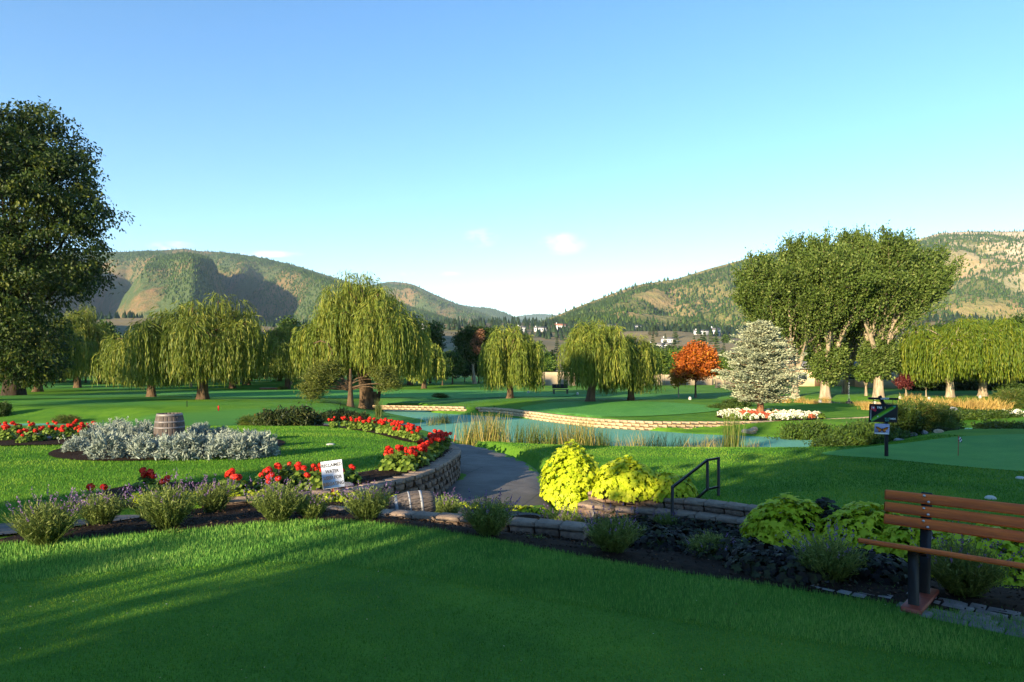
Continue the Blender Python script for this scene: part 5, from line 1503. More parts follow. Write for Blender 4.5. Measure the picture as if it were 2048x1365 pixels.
# shrubs
def shrub_mesh(seed, blobs, n, per, cr, L, W, leaf, out=0.6, shell=0.5, name='foliage'):
    g = np.random.default_rng(seed)
    cb = MB()
    c = blob_crown(cb, blobs, n, per, cr, L, W, g, 0, shell, out)
    tb = MB()
    for q in range(12):
        tube(tb, arc((g.normal(0, .1), g.normal(0, .1), -0.05), c[g.integers(len(c))], 0.05, n=4), [0.03, 0.02, 0.012, 0.006], 4, cap=False)
    return cb.mesh('foliage', leaf), tb.mesh('branch', M_BARK)
def shrub(name, label, u, v, me, sc=1.0, rz=0.0, group=None, cat='shrub', y=None):
    p = gp(u, v) if y is None else gy(u, y)
    t = thing(name, label, cat, (p[0], p[1], p[2] - 0.04), rz, group, sc)
    link('foliage', me[0], t)
    link('branch', me[1], t)
J1 = shrub_mesh(1, [(0, 0, 0.2, 0.75, 0.6, 0.30), (0.4, 0, 0.3, 0.5, 0.5, 0.26), (-0.4, 0, 0.22, 0.5, 0.5, 0.25)], 190, 26, 0.09, 0.13, 0.04, M_JUNIPER)
J2 = shrub_mesh(2, [(0, 0, 0.15, 1.3, 0.9, 0.32), (0.8, 0, 0.12, 0.9, 0.7, 0.26), (-0.7, 0.2, 0.18, 0.9, 0.7, 0.36)], 300, 26, 0.11, 0.13, 0.06, M_SHRUB)
J3 = shrub_mesh(3, [(0, 0, 0.55, 0.8, 0.7, 0.65), (0.3, 0, 0.8, 0.5, 0.5, 0.5)], 240, 26, 0.12, 0.15, 0.06, M_SHRUB)
J4 = shrub_mesh(4, [(0, 0, 0.6, 0.9, 0.8, 0.7), (0.4, 0, 0.3, 0.8, 0.7, 0.4)], 260, 26, 0.12, 0.24, 0.03, M_REED_GREEN, 1.0)
shrub('juniper', 'low dark juniper left of the path where it passes between two shrubs', 575, 853, J1, (1.25, 1.2, 1.35))
shrub('juniper', 'low dark juniper with a yellowish left side, at the stake end of the pair', 548, 853, J1, (0.75, 0.8, 1.0), 2.0)
shrub('juniper', 'right-hand piece of the dark juniper left of the path', 610, 852, J1, (0.85, 0.9, 1.05), 4.0)
shrub('juniper', 'low dark juniper on the far side of the path below the largest willow', 668, 842, J1, (1.15, 1.0, 1.0), 1.0)
shrub('juniper', 'dark juniper with a brown flank nearest the largest willow', 702, 845, J1, (1.0, 1.0, 1.05), 3.0)
for (u, yb, me, sc, lbl) in [(1560, 29.0, J2, (0.85, 0.9, 1.05), 'dark green shrub at the right end of the sunlit stone wall, over the pond'), (1610, 29.4, J2, (0.85, 0.9, 1.3), 'leafy dark shrub under the wall below the white flower bed'), (1660, 28.6, J2, (0.9, 0.9, 1.35), 'dark spreading shrub between the pond and the hole sign'), (1715, 27.0, J2, (1.1, 0.9, 1.5), 'widest dark shrub left of the hole sign post'), (1760, 25.8, J2, (1.0, 0.9, 1.2), 'dark shrub directly behind the hole sign post'), (1690, 25.6, J2, (0.9, 0.8, 0.75), 'low trailing shrub at the pond edge left of the sign'), (1632, 25.2, J2, (0.6, 0.6, 0.55), 'small trailing plant at the lawn edge by the water'), (1800, 28.0, J3, (0.9, 0.9, 1.0), 'reddish dusky bush right of the hole sign'), (1830, 29.0, J4, (1.2, 1.1, 1.0), 'tall green grassy bush right of the hole sign'), (1862, 29.0, J4, (1.1, 1.1, 0.95), 'big grassy mound between the hole sign and the flagstick'), (1893, 29.5, J3, (0.85, 0.85, 0.75), 'round dark bush left of the small right-hand water'), (1930, 36.5, J2, (1.1, 1.0, 0.8), 'hedge-like brown-green shrub behind the small right-hand water'), (1965, 36.5, J2, (1.1, 1.0, 0.75), 'low shrub behind the right edge of the small water'), (2005, 31.0, J2, (1.2, 0.9, 0.9), 'low green shrub above the right end of the putting green'), (2045, 31.0, J2, (1.2, 0.9, 0.9), 'green shrub cut by the right frame edge'), (1900, 40, J2, (1.2, 1, 0.7), 'shrub strip in the shade in front of the golden grass'), (2022, 43.5, J4, (1.3, 1.2, 0.95), 'big round grass bush under the last bright willow'), (1475, 43, J2, (0.8, 0.8, 0.9), 'dark low shrub left of the blue spruce foot'), (1448, 40.5, J2, (0.6, 0.6, 0.6), 'small dark shrub at the green beside the spruce'), (1895, 26.6, J1, (0.6, 0.6, 0.6), 'tiny dark shrub on the bank edge behind the green'), (2035, 58, J3, (1.8, 1.2, 1.0), 'bright green clipped bush beside the last bright willow trunk')]:
    p = gy(u, yb)
    shrub('shrub', lbl, u, 0, me, sc, u * 0.9, None, 'shrub', yb)
shrub('shrub', 'leafy branch tip of a shrub at the left frame edge above the geraniums', 2, 832, J3, 0.6)
for (u, v, lbl) in [(132, 846, 'rusty weed clump on the bank behind the left geraniums'), (505, 852, 'dry weed patch by the orange stake'), (880, 797, 'brown sedge clump beyond the pond'), (565, 780, 'dark sedge patch on the shaded fairway')]:
    shrub('weed_clump', lbl, u, v, J4, (0.7, 0.6, 0.35), u)
# dark clipped hedge behind the bright willows
HG = shrub_mesh(9, [(0, 0, 0.9, 1.9, 0.8, 0.95), (1.2, 0, 1.0, 1.2, 0.8, 0.9), (-1.2, 0, 1.0, 1.2, 0.8, 0.9)], 260, 24, 0.22, 0.26, 0.15, M_JUNIPER)
for q, u in enumerate(range(1850, 2120, 42)):
    shrub('hedge', 'dark clipped hedge section in deep shade behind the bright willow trunks', u, 0, HG, (1.15, 1.0, 1.5), 0, 'dark hedge behind the bright willows', 'hedge', 74)
# white, coral and yellow bedding round the spruce
def bedding(seed, m):
    g = np.random.default_rng(seed)
    mb = MB()
    d = unit(120, g)
    d[:, 2] = np.abs(d[:, 2])
    leaves(mb, d * [0.17, 0.17, 0.17], d + g.normal(0, .5, (120, 3)), 0.09, 0.05, g, 1)
    d = unit(70, g)
    d[:, 2] = np.abs(d[:, 2])
    leaves(mb, d * [0.18, 0.18, 0.23], np.cross(d, unit(70, g)), 0.085, 0.07, g, 0)
    return mb.mesh('bedding_flower', [m, M_GERLEAF])
BD = [bedding(1, M_WHITEFL), bedding(2, M_CORALFL), bedding(3, M_GERLEAF)]
g = np.random.default_rng(91)
for q in range(150):
    a, r_ = g.random() * 6.283, math.sqrt(g.random())
    x, y = SPRUCE[0] + 0.25 + 2.6 * r_ * math.cos(a), SPRUCE[1] - 0.5 + 2.1 * r_ * math.sin(a)
    if math.hypot(x - SPRUCE[0], y - SPRUCE[1]) < 0.3:
        continue
    k = 1 if (r_ < 0.62 and x < SPRUCE[0] + 0.1) or g.random() < 0.06 else 2 if g.random() < 0.10 else 0
    tag(link('bedding_flower', BD[k], None, (x, y, zat(x, y) + 0.07), (0, 0, a), g.uniform(0.9, 1.3)), ('white bedding flower in the round bed under the blue spruce', 'coral bedding flower on the left inside of the bed under the blue spruce', 'leafy green bedding plant in the bed under the blue spruce')[k], 'bedding flower', 'bedding flowers under the spruce')
for q in range(16):
    u, v = g.uniform(1985, 2060), g.uniform(828, 834)
    x, y, z = gp(u, v)
    tag(link('bedding_flower', BD[0], None, (x, y, z), (0, 0, q), 1.1), 'white flower below the round grass bush at the right frame edge', 'bedding flower', 'white flowers under the grass bush')

# ------------------------------------------------------------------ mown grass, blade by blade, near the camera
def blade_field(name, poly, n, h, w, m, seed, lo, lean=0.5):
    g = np.random.default_rng(seed)
    P = np.array(poly)
    x0, y0 = P.min(0)
    x1, y1 = P.max(0)
    x0, y0, x1, y1 = max(x0, lo[0]), max(y0, lo[1]), min(x1, lo[2]), min(y1, lo[3])
    k = int(n * (x1 - x0) * (y1 - y0))
    x, y = g.uniform(x0, x1, k), g.uniform(y0, y1, k)
    # thin out with distance, drop what is outside the view
    near = np.hypot(x, y)
    ok = (np.abs(x / y) < 0.83) & (g.random(k) < np.clip((lo[4] / near) ** 1.6, 0, 1))
    x, y = x[ok], y[ok]
    ok = sdpoly(x, y, [tuple(q) for q in poly]) < 0.02
    for bad in lo[5]:
        ok &= sdpoly(x, y, bad) > -0.02
    x, y = x[ok], y[ok]
    z = zfunc(x, y)
    n = len(x)
    hh = (h(x, y) if callable(h) else h) * g.uniform(0.6, 1.25, n)
    sc = np.clip(np.hypot(x, y) / lo[4], 1, 3.0)
    a = g.random(n) * 6.283
    tip = np.stack([x + np.cos(a) * hh * lean * g.random(n), y + np.sin(a) * hh * lean * g.random(n), z + hh], -1)
    b = g.random(n) * 6.283
    dx, dy = np.cos(b) * w * sc / 2, np.sin(b) * w * sc / 2
    v = np.stack([np.stack([x - dx, y - dy, z - 0.004], -1), np.stack([x + dx, y + dy, z - 0.004], -1), tip], 1)
    t = np.clip(0.45 + 1.3 * (fbm(x * 0.55, y * 0.9, seed, 4) - 0.5) + g.normal(0, 0.26, n), 0, 1)
    mb = MB().add(v.reshape(-1, 3), np.arange(3 * n).reshape(n, 3), np.repeat(t, 3))
    tag(mb.build(name, m), kind='stuff', label='short mown lawn grass')
M_BLADE = leafmat('grass_blade', (0.032, 0.125, 0.014), (0.105, 0.250, 0.022), (0.230, 0.340, 0.045), transl=0.25, spec=0.06, obj_var=0)
LAWN_POLY = smooth(LAWN_EDGE, False, 4) + [(9, 2), (-9, 2)]
INNER = smooth([(-9, 4.0), (-5.0, 5.35), (-3.2, 5.95), (-1.9, 6.2), (-0.9, 5.85), (0.0, 5.35), (1.0, 4.85), (2.0, 4.4), (3.4, 3.9), (6, 3.3), (6, 1.5), (-9, 1.5)], True, 4)
def lawn_h(x, y):
    return 0.022 + 0.024 * S(-0.06, 0.10, sdpoly(x, y, INNER))
M_FRINGE = leafmat('fringe_blade', (0.060, 0.190, 0.036), (0.165, 0.360, 0.062), (0.30, 0.45, 0.10), transl=0.25, spec=0.06, obj_var=0)
blade_field('lawn_grass', INNER, 7500, lawn_h, 0.0050, M_BLADE, 1, (-6.8, 3.2, 5.2, 8.2, 4.6, []))
blade_field('lawn_fringe_grass', LAWN_POLY, 7500, lawn_h, 0.0052, M_FRINGE, 5, (-6.8, 3.2, 5.2, 8.2, 4.6, [INNER]))
blade_field('lawn_grass', ISL, 1500, 0.035, 0.008, M_BLADE, 2, (-13, 8.2, -0.8, 26, 11, [ISL_BED, SILVER_BED, LEFT_BED, BACK_BED, SIDE_PATH, PATH]), 0.6)
blade_field('lawn_grass', RL, 1400, 0.035, 0.009, M_BLADE, 3, (-1.5, 9, 15, 25, 12, [PUTT, PATH]), 0.6)
# clippings, fallen leaves and daisies on the near lawn
g = np.random.default_rng(23)
mb = MB()
n = 170
y = 3.3 * (8.0 / 3.3) ** g.random(n)
x = y * g.uniform(-0.8, 0.8, n)
ok = sdpoly(x, y, LAWN_POLY) < -0.05
x, y = x[ok], y[ok]
leaves(mb, np.stack([x, y, zfunc(x, y) + 0.022], -1), np.stack([np.cos(x * 77), np.sin(x * 77), 0.15 + 0 * x], -1), g.uniform(0.008, 0.020, len(x)), 0.008, g, 0, None, np.tile([0, 0.3, 0.1], (len(x), 1)) + g.normal(0, .5, (len(x), 3)))
tag(mb.build('fallen_leaves', leafmat('lawn_litter', (0.16, 0.10, 0.04), (0.40, 0.38, 0.16), (0.62, 0.60, 0.48), obj_var=0)), kind='stuff', label='tiny fallen leaves and daisies on the near lawn')
# mulch chips and crumbs
g = np.random.default_rng(17)
mb = MB()
M_CHIP = leafmat('mulch_chip', (0.010, 0.006, 0.004), (0.04, 0.022, 0.012), (0.11, 0.075, 0.05), transl=0, obj_var=0, rough=0.9)
for poly, n, x0, y0, x1, y1 in ((FRONT_BED, 15000, -6.5, 4.3, 6, 12.2), (ISL_BED, 4000, -6, 8.5, -1, 17)):
    x, y = g.uniform(x0, x1, n), g.uniform(y0, y1, n)
    ok = sdpoly(x, y, poly) < 0.03
    x, y = x[ok], y[ok]
    z = zfunc(x, y) + 0.03 + 0.03 * g.random(len(x))
    leaves(mb, np.stack([x, y, z], -1), np.stack([np.cos(x * 99), np.sin(x * 99), g.normal(0, 0.35, len(x))], -1), g.uniform(0.02, 0.055, len(x)), 0.016, g, 0, g.random(len(x)) ** 2, np.tile([0, 0, 0.2], (len(x), 1)) + g.normal(0, 1, (len(x), 3)))
tag(mb.build('mulch_crumbs', M_CHIP), kind='stuff', label='dark bark mulch chips')
# ------------------------------------------------------------------ made things
M_BLACK = plain('black_steel', (0.010, 0.010, 0.012), 0.42, (0.016, 0.016, 0.018), 30, 0.4, bmp=0.1)
M_STEEL = plain('bolt_steel', (0.55, 0.55, 0.56), 0.35, metal=0.9)
def wood(name, c1, c2, knot, scale=(2.2, 26, 26)):
    m, n, l, b = nodemat(name)
    gr = noise(n, l, 1.6, 8, 0.7, stretch=scale)
    c = ramp(n, [(0.30, c1), (0.68, c2)], gr, l)
    kn = noise(n, l, 5.0, 2, 0.5, stretch=(1.2, 2.2, 2.2))
    c = mixc(n, l, ramp(n, [(0.70, (0, 0, 0)), (0.77, (.8, .8, .8))], kn, l), c, knot)
    l.new(c, b.inputs['Base Color'])
    b.inputs['Roughness'].default_value = 0.5
    bump(n, l, b, gr, 0.25, 0.004)
    return m
M_BENCH = wood('stained_bench_wood', (0.50, 0.085, 0.012), (0.80, 0.185, 0.024), (0.10, 0.018, 0.006))
M_FOOT = wood('red_foot_wood', (0.20, 0.040, 0.022), (0.34, 0.075, 0.040), (0.09, 0.02, 0.01))

# bench
BA = R(-42)
bx, by, bz = gp(1836, 1208)
bench = thing('bench', 'red stained wooden park bench with black metal legs at the right frame edge', 'bench', (bx, by, 0.02), BA)
LEN = 1.9
OV = -0.27
def bench_part(name, c, size, m, rx=0.0, b=0.008):
    mb = MB()
    bbox(mb, (0, 0, 0), size, b)
    return mb.build(name, m, bench, False, c, (rx, 0, 0))
lean_back = R(-9)
for q, zc in enumerate((0.742, 0.648, 0.554)):
    o = bench_part('back_slat', (OV + LEN / 2, 0.158 + (zc - 0.554) * 0.16, zc), (LEN, 0.036, 0.078), M_BENCH, lean_back)
    if q == 0:
        o['label'] = 'uppermost backrest slat'
    for xx in (0.02, 1.32):
        for dx, dz in ((-0.012, 0.022), (0.018, -0.022)):
            sb = MB()
            lathe(sb, [(0.0115, 0), (0.011, 0.004), (0.006, 0.008), (0.0, 0.009)], 8, M=np.array([[1, 0, 0], [0, 0, -1], [0, 1, 0]]))
            sb.build('bolt', M_STEEL, o, True, (xx + dx - OV - LEN / 2, -0.018, dz))
for q in range(4):
    yy = -0.295 + q * 0.108
    bench_part('seat_slat', (OV - 0.06 + LEN / 2 + 0.03, yy, 0.455 - (yy + 0.295) * 0.235), (LEN + 0.06, 0.098, 0.038), M_BENCH, R(-13.2))
for xx in (0.02, 1.32):
    bench_part('front_leg', (xx, -0.245, 0.228), (0.072, 0.012, 0.40), M_BLACK, R(2), 0.003)
    bench_part('rear_leg', (xx, 0.155, 0.405), (0.076, 0.012, 0.78), M_BLACK, R(-6.5), 0.003)
    bench_part('seat_bearer', (xx, -0.13, 0.385), (0.05, 0.36, 0.03), M_BLACK, R(-13.2), 0.003)
    bench_part('foot_board', (xx, -0.02, 0.016), (0.135, 0.62, 0.038), M_FOOT, 0, 0.006)

# paver strip under the bench
M_PAVER = plain('grey_paver', (0.16, 0.15, 0.15), 0.9, (0.28, 0.265, 0.26), 22, 0.15, bmp=0.5, obj_var=0.2)
pv = tag(thing('paver_strip', 'strip of grey pavers let into the lawn edge under the bench', 'paving', (bx, by, 0.0), BA), kind='thing')
pm = []
for q, (a_, b_) in enumerate(((0.205, 0.105), (0.205, 0.105), (0.105, 0.105))):
    mb = MB()
    bbox(mb, (0, 0, 0), (a_ - 0.008, b_ - 0.008, 0.06), 0.006, None, 0, 0.5, 0.0015, q)
    pm.append(mb.mesh('paver', M_PAVER))
gpv = np.random.default_rng(3)
for r_ in range(5):
    yy = -0.26 + r_ * 0.108
    xx = -0.80 + 0.06 * ((r_ * 7) % 3)
    while xx < 2.2:
        k = 2 if gpv.random() < 0.28 else gpv.integers(2)
        w_ = 0.108 if k == 2 else 0.208
        gone = xx < -0.25 and (r_ in (0, 4) or gpv.random() < 0.25)
        if not gone:
            link('paver', pm[k], pv, (xx + w_ / 2, yy + gpv.normal(0, .003), -0.012 + gpv.normal(0, 0.003)), (gpv.normal(0, .012), gpv.normal(0, .012), gpv.normal(0, .012)))
        xx += w_
g = np.random.default_rng(71)
mb = MB()
n = 700
lx, ly = g.uniform(-0.8, 2.2, n), np.round((g.uniform(-0.3, 0.3, n) + 0.26) / 0.108 - 0.5) * 0.108 - 0.26 + 0.054 + g.normal(0, 0.012, n)
curved_blades(mb, np.stack([lx, ly, np.zeros(n)], -1), rays_up(n, g, 0.9), g.uniform(0.02, 0.05, n), 0.005, g, 0.3, 2)
tag(mb.build('grass', M_BLADE, None, False, (bx, by, 0.0), (0, 0, BA)), kind='stuff', label='grass growing in the paver joints')

# black handrail
rail = thing('handrail', 'black square-tube handrail beside the terrace walls on the shaded right lawn', 'handrail', (2.63, 11.2, -0.75))
o0 = np.array([2.63, 11.2, -0.75])
def bar(name, a_, b_, w, parent, m=M_BLACK):
    mb = MB()
    a_, b_ = np.array(a_) - o0, np.array(b_) - o0
    d = b_ - a_
    L_ = np.linalg.norm(d)
    M = np.array(Vector(d).to_track_quat('Z', 'Y').to_matrix())
    bbox(mb, (a_ + b_) / 2, (w, w, L_ + w * 0.9), 0.003, M)
    return mb.build(name, m, parent)
A0, A1, A2 = (3.66, 12.10, -0.56), (3.66, 12.10, 0.17), (3.66, 12.10, -0.34)
B1, B2 = (3.42, 11.95, 0.155), (3.42, 11.95, -0.355)
C1, C2 = (2.63, 11.2, -0.19), (2.63, 11.2, -0.74)
bar('post', A0, A1, 0.045, rail)
bar('post', B2, B1, 0.045, rail)
bar('post', C2, C1, 0.045, rail)
bar('top_rail', A1, B1, 0.036, rail)
bar('top_rail', B1, C1, 0.040, rail)
bar('bottom_rail', A2, B2, 0.034, rail)
bar('bottom_rail', B2, C2, 0.040, rail)

# lettering
def text_mesh(s, size, m, sx=1.0, bold=0.0, extrude=0.0008):
    cu = bpy.data.curves.new('lettering', 'FONT')
    cu.body = s
    cu.size = size
    cu.align_x = 'CENTER'
    cu.align_y = 'CENTER'
    cu.offset = bold
    cu.extrude = extrude
    cu.resolution_u = 3
    o = bpy.data.objects.new('lettering', cu)
    COL.objects.link(o)
    bpy.context.view_layer.update()
    me = bpy.data.meshes.new_from_object(o.evaluated_get(bpy.context.evaluated_depsgraph_get()))
    bpy.data.objects.remove(o)
    me.transform(Matrix.Diagonal((sx, 1, 1, 1)))
    me.transform(Matrix.Rotation(R(90), 4, 'X'))
    me.materials.clear()
    me.materials.append(m)
    return me
M_INK = plain('black_ink', (0.015, 0.015, 0.018), 0.6)
M_SIGNWHITE = plain('white_sign', (0.72, 0.74, 0.80), 0.5, (0.66, 0.68, 0.74), 5)
yS = 10.15
cx = (665 - 1024) / F * yS
zc = CAMZ - (949 - HZ) / F * yS
sg = thing('sign', 'white sign reading RECLAIMED WATER USED FOR IRRIGATING at the island bed wall', 'sign', (cx, yS, zc), R(6))
mb = MB(); bbox(mb, (0, 0, 0), (0.315, 0.012, 0.405), 0.003)
board = mb.build('sign_board', M_SIGNWHITE, sg, False, (0, 0, 0), (R(-6), R(-7), 0))
for q, (s, w) in enumerate((('RECLAIMED', 0.78), ('WATER', 0.78), ('USED FOR', 0.78), ('IRRIGATING', 0.78))):
    link('lettering', text_mesh(s, 0.068, M_INK, w + 0.06, 0.0013), board, (0.0, -0.0075, 0.137 - q * 0.092))
mb = MB(); bbox(mb, (0, 0, 0), (0.03, 0.02, 0.62), 0.003)
mb.build('stake', M_BENCH, sg, False, (0, 0.02, -0.16))
M_ROCK = plain('grey_rock', (0.16, 0.155, 0.155), 0.85, (0.34, 0.33, 0.33), 6, 0.2, bmp=0.8)
M_ROCK_TAN = plain('tan_rock', (0.30, 0.22, 0.14), 0.85, (0.50, 0.40, 0.28), 6, 0.2, bmp=0.8)
def rock_mesh(seed, m):
    bm_ = __import__('bmesh').new()
    __import__('bmesh').ops.create_icosphere(bm_, subdivisions=2, radius=1)
    g = np.random.default_rng(seed)
    d = unit(7, g)
    for v in bm_.verts:
        c = np.array(v.co)
        k = min(0.80 + 0.25 * g.random() if False else 0.9, 1.0)
        for w in d:
            t = float(c @ w)
            if t > 0.62:
                c = c - w * (t - 0.62) * 0.85
        v.co = Vector(c * k + g.normal(0, 0.02, 3))
    me = bpy.data.meshes.new('rock')
    bm_.to_mesh(me)
    bm_.free()
    me.materials.append(m)
    return me
RK = [rock_mesh(1, M_ROCK), rock_mesh(2, M_ROCK), rock_mesh(3, M_ROCK_TAN)]
def rock(label, u, v, k, size, cat='rock', group=None):
    x, y, z = gp(u, v)
    tag(link('rock', RK[k], None, (x, y, z + size[2] * 0.25), (0, 0, u), size), label, cat, group)
rock('grey angular rock at the right side of the white sign', 703, 966, 0, (0.15, 0.13, 0.12))
rock('flat grey slab leaning beside the grey rock near the white sign', 692, 975, 1, (0.16, 0.10, 0.07))
rock('slate slab lying among the left red geraniums, middle one', 77, 874, 0, (0.34, 0.2, 0.10))
rock('slate slab lying among the left red geraniums, lower right one', 92, 880, 1, (0.30, 0.2, 0.09))
rock('slate slab at the top of the left geranium patch', 58, 864, 1, (0.3, 0.2, 0.10))
rock('pale boulder on the pond bank in front of the sunlit wall, tan one', 1503, 868, 2, (0.30, 0.26, 0.22))
rock('pale grey boulder left of the tan boulder on the pond bank', 1491, 866, 1, (0.24, 0.2, 0.16))
rock('small pale boulder behind the tan boulder on the pond bank', 1509, 862, 2, (0.2, 0.2, 0.17))
rock('long grey rock at the lawn edge below the hole sign', 1797, 882, 0, (0.28, 0.2, 0.10))
rock('grey rock on the bank right of the hole sign shrubs', 1848, 868, 1, (0.26, 0.2, 0.14))
rock('pale rock on the bank left of the small right-hand water', 1877, 866, 2, (0.2, 0.2, 0.12))
rock('grey rock under the grassy mound right of the hole sign', 1825, 872, 0, (0.3, 0.2, 0.14))
rock('dark rock in the golden grass bank', 1908, 829, 0, (0.5, 0.4, 0.4))

# barrels
M_STAVE = plain('barrel_wood', (0.066, 0.054, 0.050), 0.75, (0.145, 0.118, 0.106), 5, 0.2, bmp=0.6, stretch=(9, 9, 0.6), obj_var=0.2)
M_HOOP = plain('hoop_iron', (0.15, 0.14, 0.15), 0.55, (0.24, 0.21, 0.20), 9, 0.4, metal=0.3)
M_HOOP_LT = plain('pale_hoop', (0.22, 0.23, 0.26), 0.5, (0.30, 0.30, 0.32), 9, 0.4)
def barrel(name, label, loc, rot, h, r_end, r_mid, hoops, hoopm, n_st=20):
    t = thing(name, label, 'barrel', loc)
    t.rotation_euler = rot
    zs_ = np.linspace(-h / 2, h / 2, 9)
    rr = r_mid - (r_mid - r_end) * (2 * zs_ / h) ** 2
    w = 2 * math.pi / n_st
    mb = MB()
    V_ = []
    for z_, r_ in zip(zs_, rr):
        for (a_, k) in ((-w * 0.47, 1.0), (-w * 0.25, 1.008), (w * 0.25, 1.008), (w * 0.47, 1.0), (w * 0.47, 0.93), (-w * 0.47, 0.93)):
            V_.append((r_ * k * math.cos(a_), r_ * k * math.sin(a_), z_))
    f = [[i * 6 + j, i * 6 + (j + 1) % 6, (i + 1) * 6 + (j + 1) % 6, (i + 1) * 6 + j] for i in range(8) for j in range(6)]
    mb.add(V_, f)
    mb.f.append((np.array([[3, 2, 1, 0], [5, 4, 3, 0]]), 0))
    mb.f.append((np.array([[48, 49, 50, 51], [48, 51, 52, 53]]), 0))
    sm = mb.mesh('stave', M_STAVE)
    for q in range(n_st):
        link('stave', sm, t, (0, 0, 0), (0, 0, q * w))
    mb = MB()
    lathe(mb, [(0.0, h / 2 - 0.03), (r_end * 0.95, h / 2 - 0.03)], 20)
    mb.build('barrel_head', M_STAVE, t)
    for z_, hw in hoops:
        rh = r_mid - (r_mid - r_end) * (2 * z_ / h) ** 2
        r1 = r_mid - (r_mid - r_end) * (2 * (z_ - hw) / h) ** 2
        r2 = r_mid - (r_mid - r_end) * (2 * (z_ + hw) / h) ** 2
        mb = MB()
        lathe(mb, [(r1 * 1.0, z_ - hw), (r1 * 1.02, z_ - hw), (r2 * 1.02, z_ + hw), (r2 * 1.0, z_ + hw)], 28)
        mb.build('hoop', hoopm, t, True)
    return t
x, y = -7.9, 15.75
barrel('wine_barrel', 'upright weathered wooden barrel standing in the middle of the silver plants', (x, y, 0.28), (0, 0, 0.2), 0.88, 0.265, 0.325, [(-0.40, 0.03), (-0.24, 0.025), (0.12, 0.022), (0.25, 0.022), (0.405, 0.03)], M_HOOP)
bl = barrel('wine_barrel', 'half buried barrel lying on its side behind the low front wall', ((832 - 1024) / F * 9.35, 9.35, CAMZ - (1010 - HZ) / F * 9.35), (0, 0, 0), 0.60, 0.135, 0.185, [(-0.22, 0.02), (-0.04, 0.012), (0.12, 0.018)], M_HOOP_LT, 16)
bl.rotation_euler = (0, R(84), R(14))
bl.location.x -= 0.05
barrel('wine_barrel', 'wooden half barrel overgrown by the largest yellow vine beside the wall end', (1.45, 12.0, -0.78), (R(90), 0, R(35)), 0.5, 0.18, 0.22, [(-0.2, 0.015), (0.18, 0.015)], M_HOOP, 16)

# hole sign
pxm = F / 17.4
def sgn(u, v, yy=17.4):
    return ((u - 1024) / pxm, yy, CAMZ - (v - HZ) / pxm)
base = sgn(1774, 912)
hs = thing('hole_sign', 'black tee sign with the hole 14 par 5 map hanging from an angled post', 'sign', base, R(-3))
o0 = np.array(base)
gz = zat(base[0], base[1])
M_SIGNBLACK = plain('sign_black', (0.010, 0.011, 0.013), 0.55, (0.013, 0.014, 0.017), 9, 0.15)
mb = MB(); bbox(mb, (0, 0.03, 0.585 + (gz - base[2]) / 2 - 0.02), (0.075, 0.06, 1.17 - (gz - base[2])), 0.004); mb.build('post', M_SIGNBLACK, hs)
mb = MB()
M = np.array(Matrix.Rotation(R(-24), 3, 'Y'))
bbox(mb, (-0.085, 0.03, 1.33), (0.075, 0.06, 0.42), 0.004, M); mb.build('arm', M_SIGNBLACK, hs)
mb = MB(); bbox(mb, (-0.10, -0.01, 1.455), (0.74, 0.05, 0.055), 0.004, np.array(Matrix.Rotation(R(1.2), 3, 'Y'))); top = mb.build('top_bar', M_SIGNBLACK, hs)
for dx in (-0.345, 0.14):
    mb = MB(); bbox(mb, (dx, -0.01, 1.37), (0.012, 0.012, 0.13), 0.002); mb.build('hanger', M_SIGNBLACK, hs)
mb = MB(); bbox(mb, (0, 0, 0), (0.70, 0.025, 0.46), 0.004)
bd = mb.build('map_board', M_SIGNBLACK, hs, False, (-0.105, -0.025, 1.085), (0, R(1.5), 0))
M_PALE = plain('pale_ink', (0.65, 0.70, 0.80), 0.5)
M_YEL = plain('yellow_ink', (0.45, 0.36, 0.08), 0.5)
M_REDINK = plain('red_ink', (0.45, 0.012, 0.03), 0.5)
M_MAPG = plain('map_green', (0.10, 0.30, 0.012), 0.5, (0.14, 0.36, 0.02), 9)
M_MAPD = plain('map_rough', (0.03, 0.12, 0.05), 0.5, (0.05, 0.16, 0.06), 9)
M_TEAL = plain('teal_ink', (0.05, 0.24, 0.22), 0.5)
def plate(name, pts, y_, m, parent, th=0.002):
    """a thin printed shape on a board: outline in the board plane"""
    p = np.array(pts, float)
    n = len(p)
    mb = MB()
    v = np.concatenate([np.column_stack([p[:, 0], np.full(n, y_), p[:, 1]]), np.column_stack([p[:, 0], np.full(n, y_ + th), p[:, 1]])])
    c0 = len(v)
    v = np.concatenate([v, [[p[:, 0].mean(), y_, p[:, 1].mean()]]])
    mb.add(v, [[i, (i + 1) % n, n + (i + 1) % n, n + i] for i in range(n)])
    mb.f.append((np.array([[c0, i, (i + 1) % n] for i in range(n)]), 0))
    return mb.build(name, m, parent)
fair = [(-0.30, -0.21), (-0.22, -0.17), (-0.10, -0.10), (0.02, -0.02), (0.14, 0.06), (0.25, 0.13), (0.31, 0.18), (0.29, 0.205), (0.22, 0.18), (0.10, 0.115), (-0.02, 0.045), (-0.14, -0.035), (-0.24, -0.10), (-0.31, -0.17)]
plate('map_rough', [(x_ * 1.0 - 0.008 * (1 if i < 7 else -1), z_ + (-0.028 if i < 7 else 0.028)) for i, (x_, z_) in enumerate(fair)], -0.0152, M_MAPD, bd)
plate('map_fairway', fair, -0.0175, M_MAPG, bd)
plate('map_water', [(0.24, 0.165), (0.29, 0.17), (0.31, 0.20), (0.27, 0.21), (0.22, 0.19)], -0.0195, M_TEAL, bd)
plate('map_bunker', [(-0.155, -0.10), (-0.125, -0.09), (-0.13, -0.065), (-0.16, -0.075)], -0.0195, M_PALE, bd)
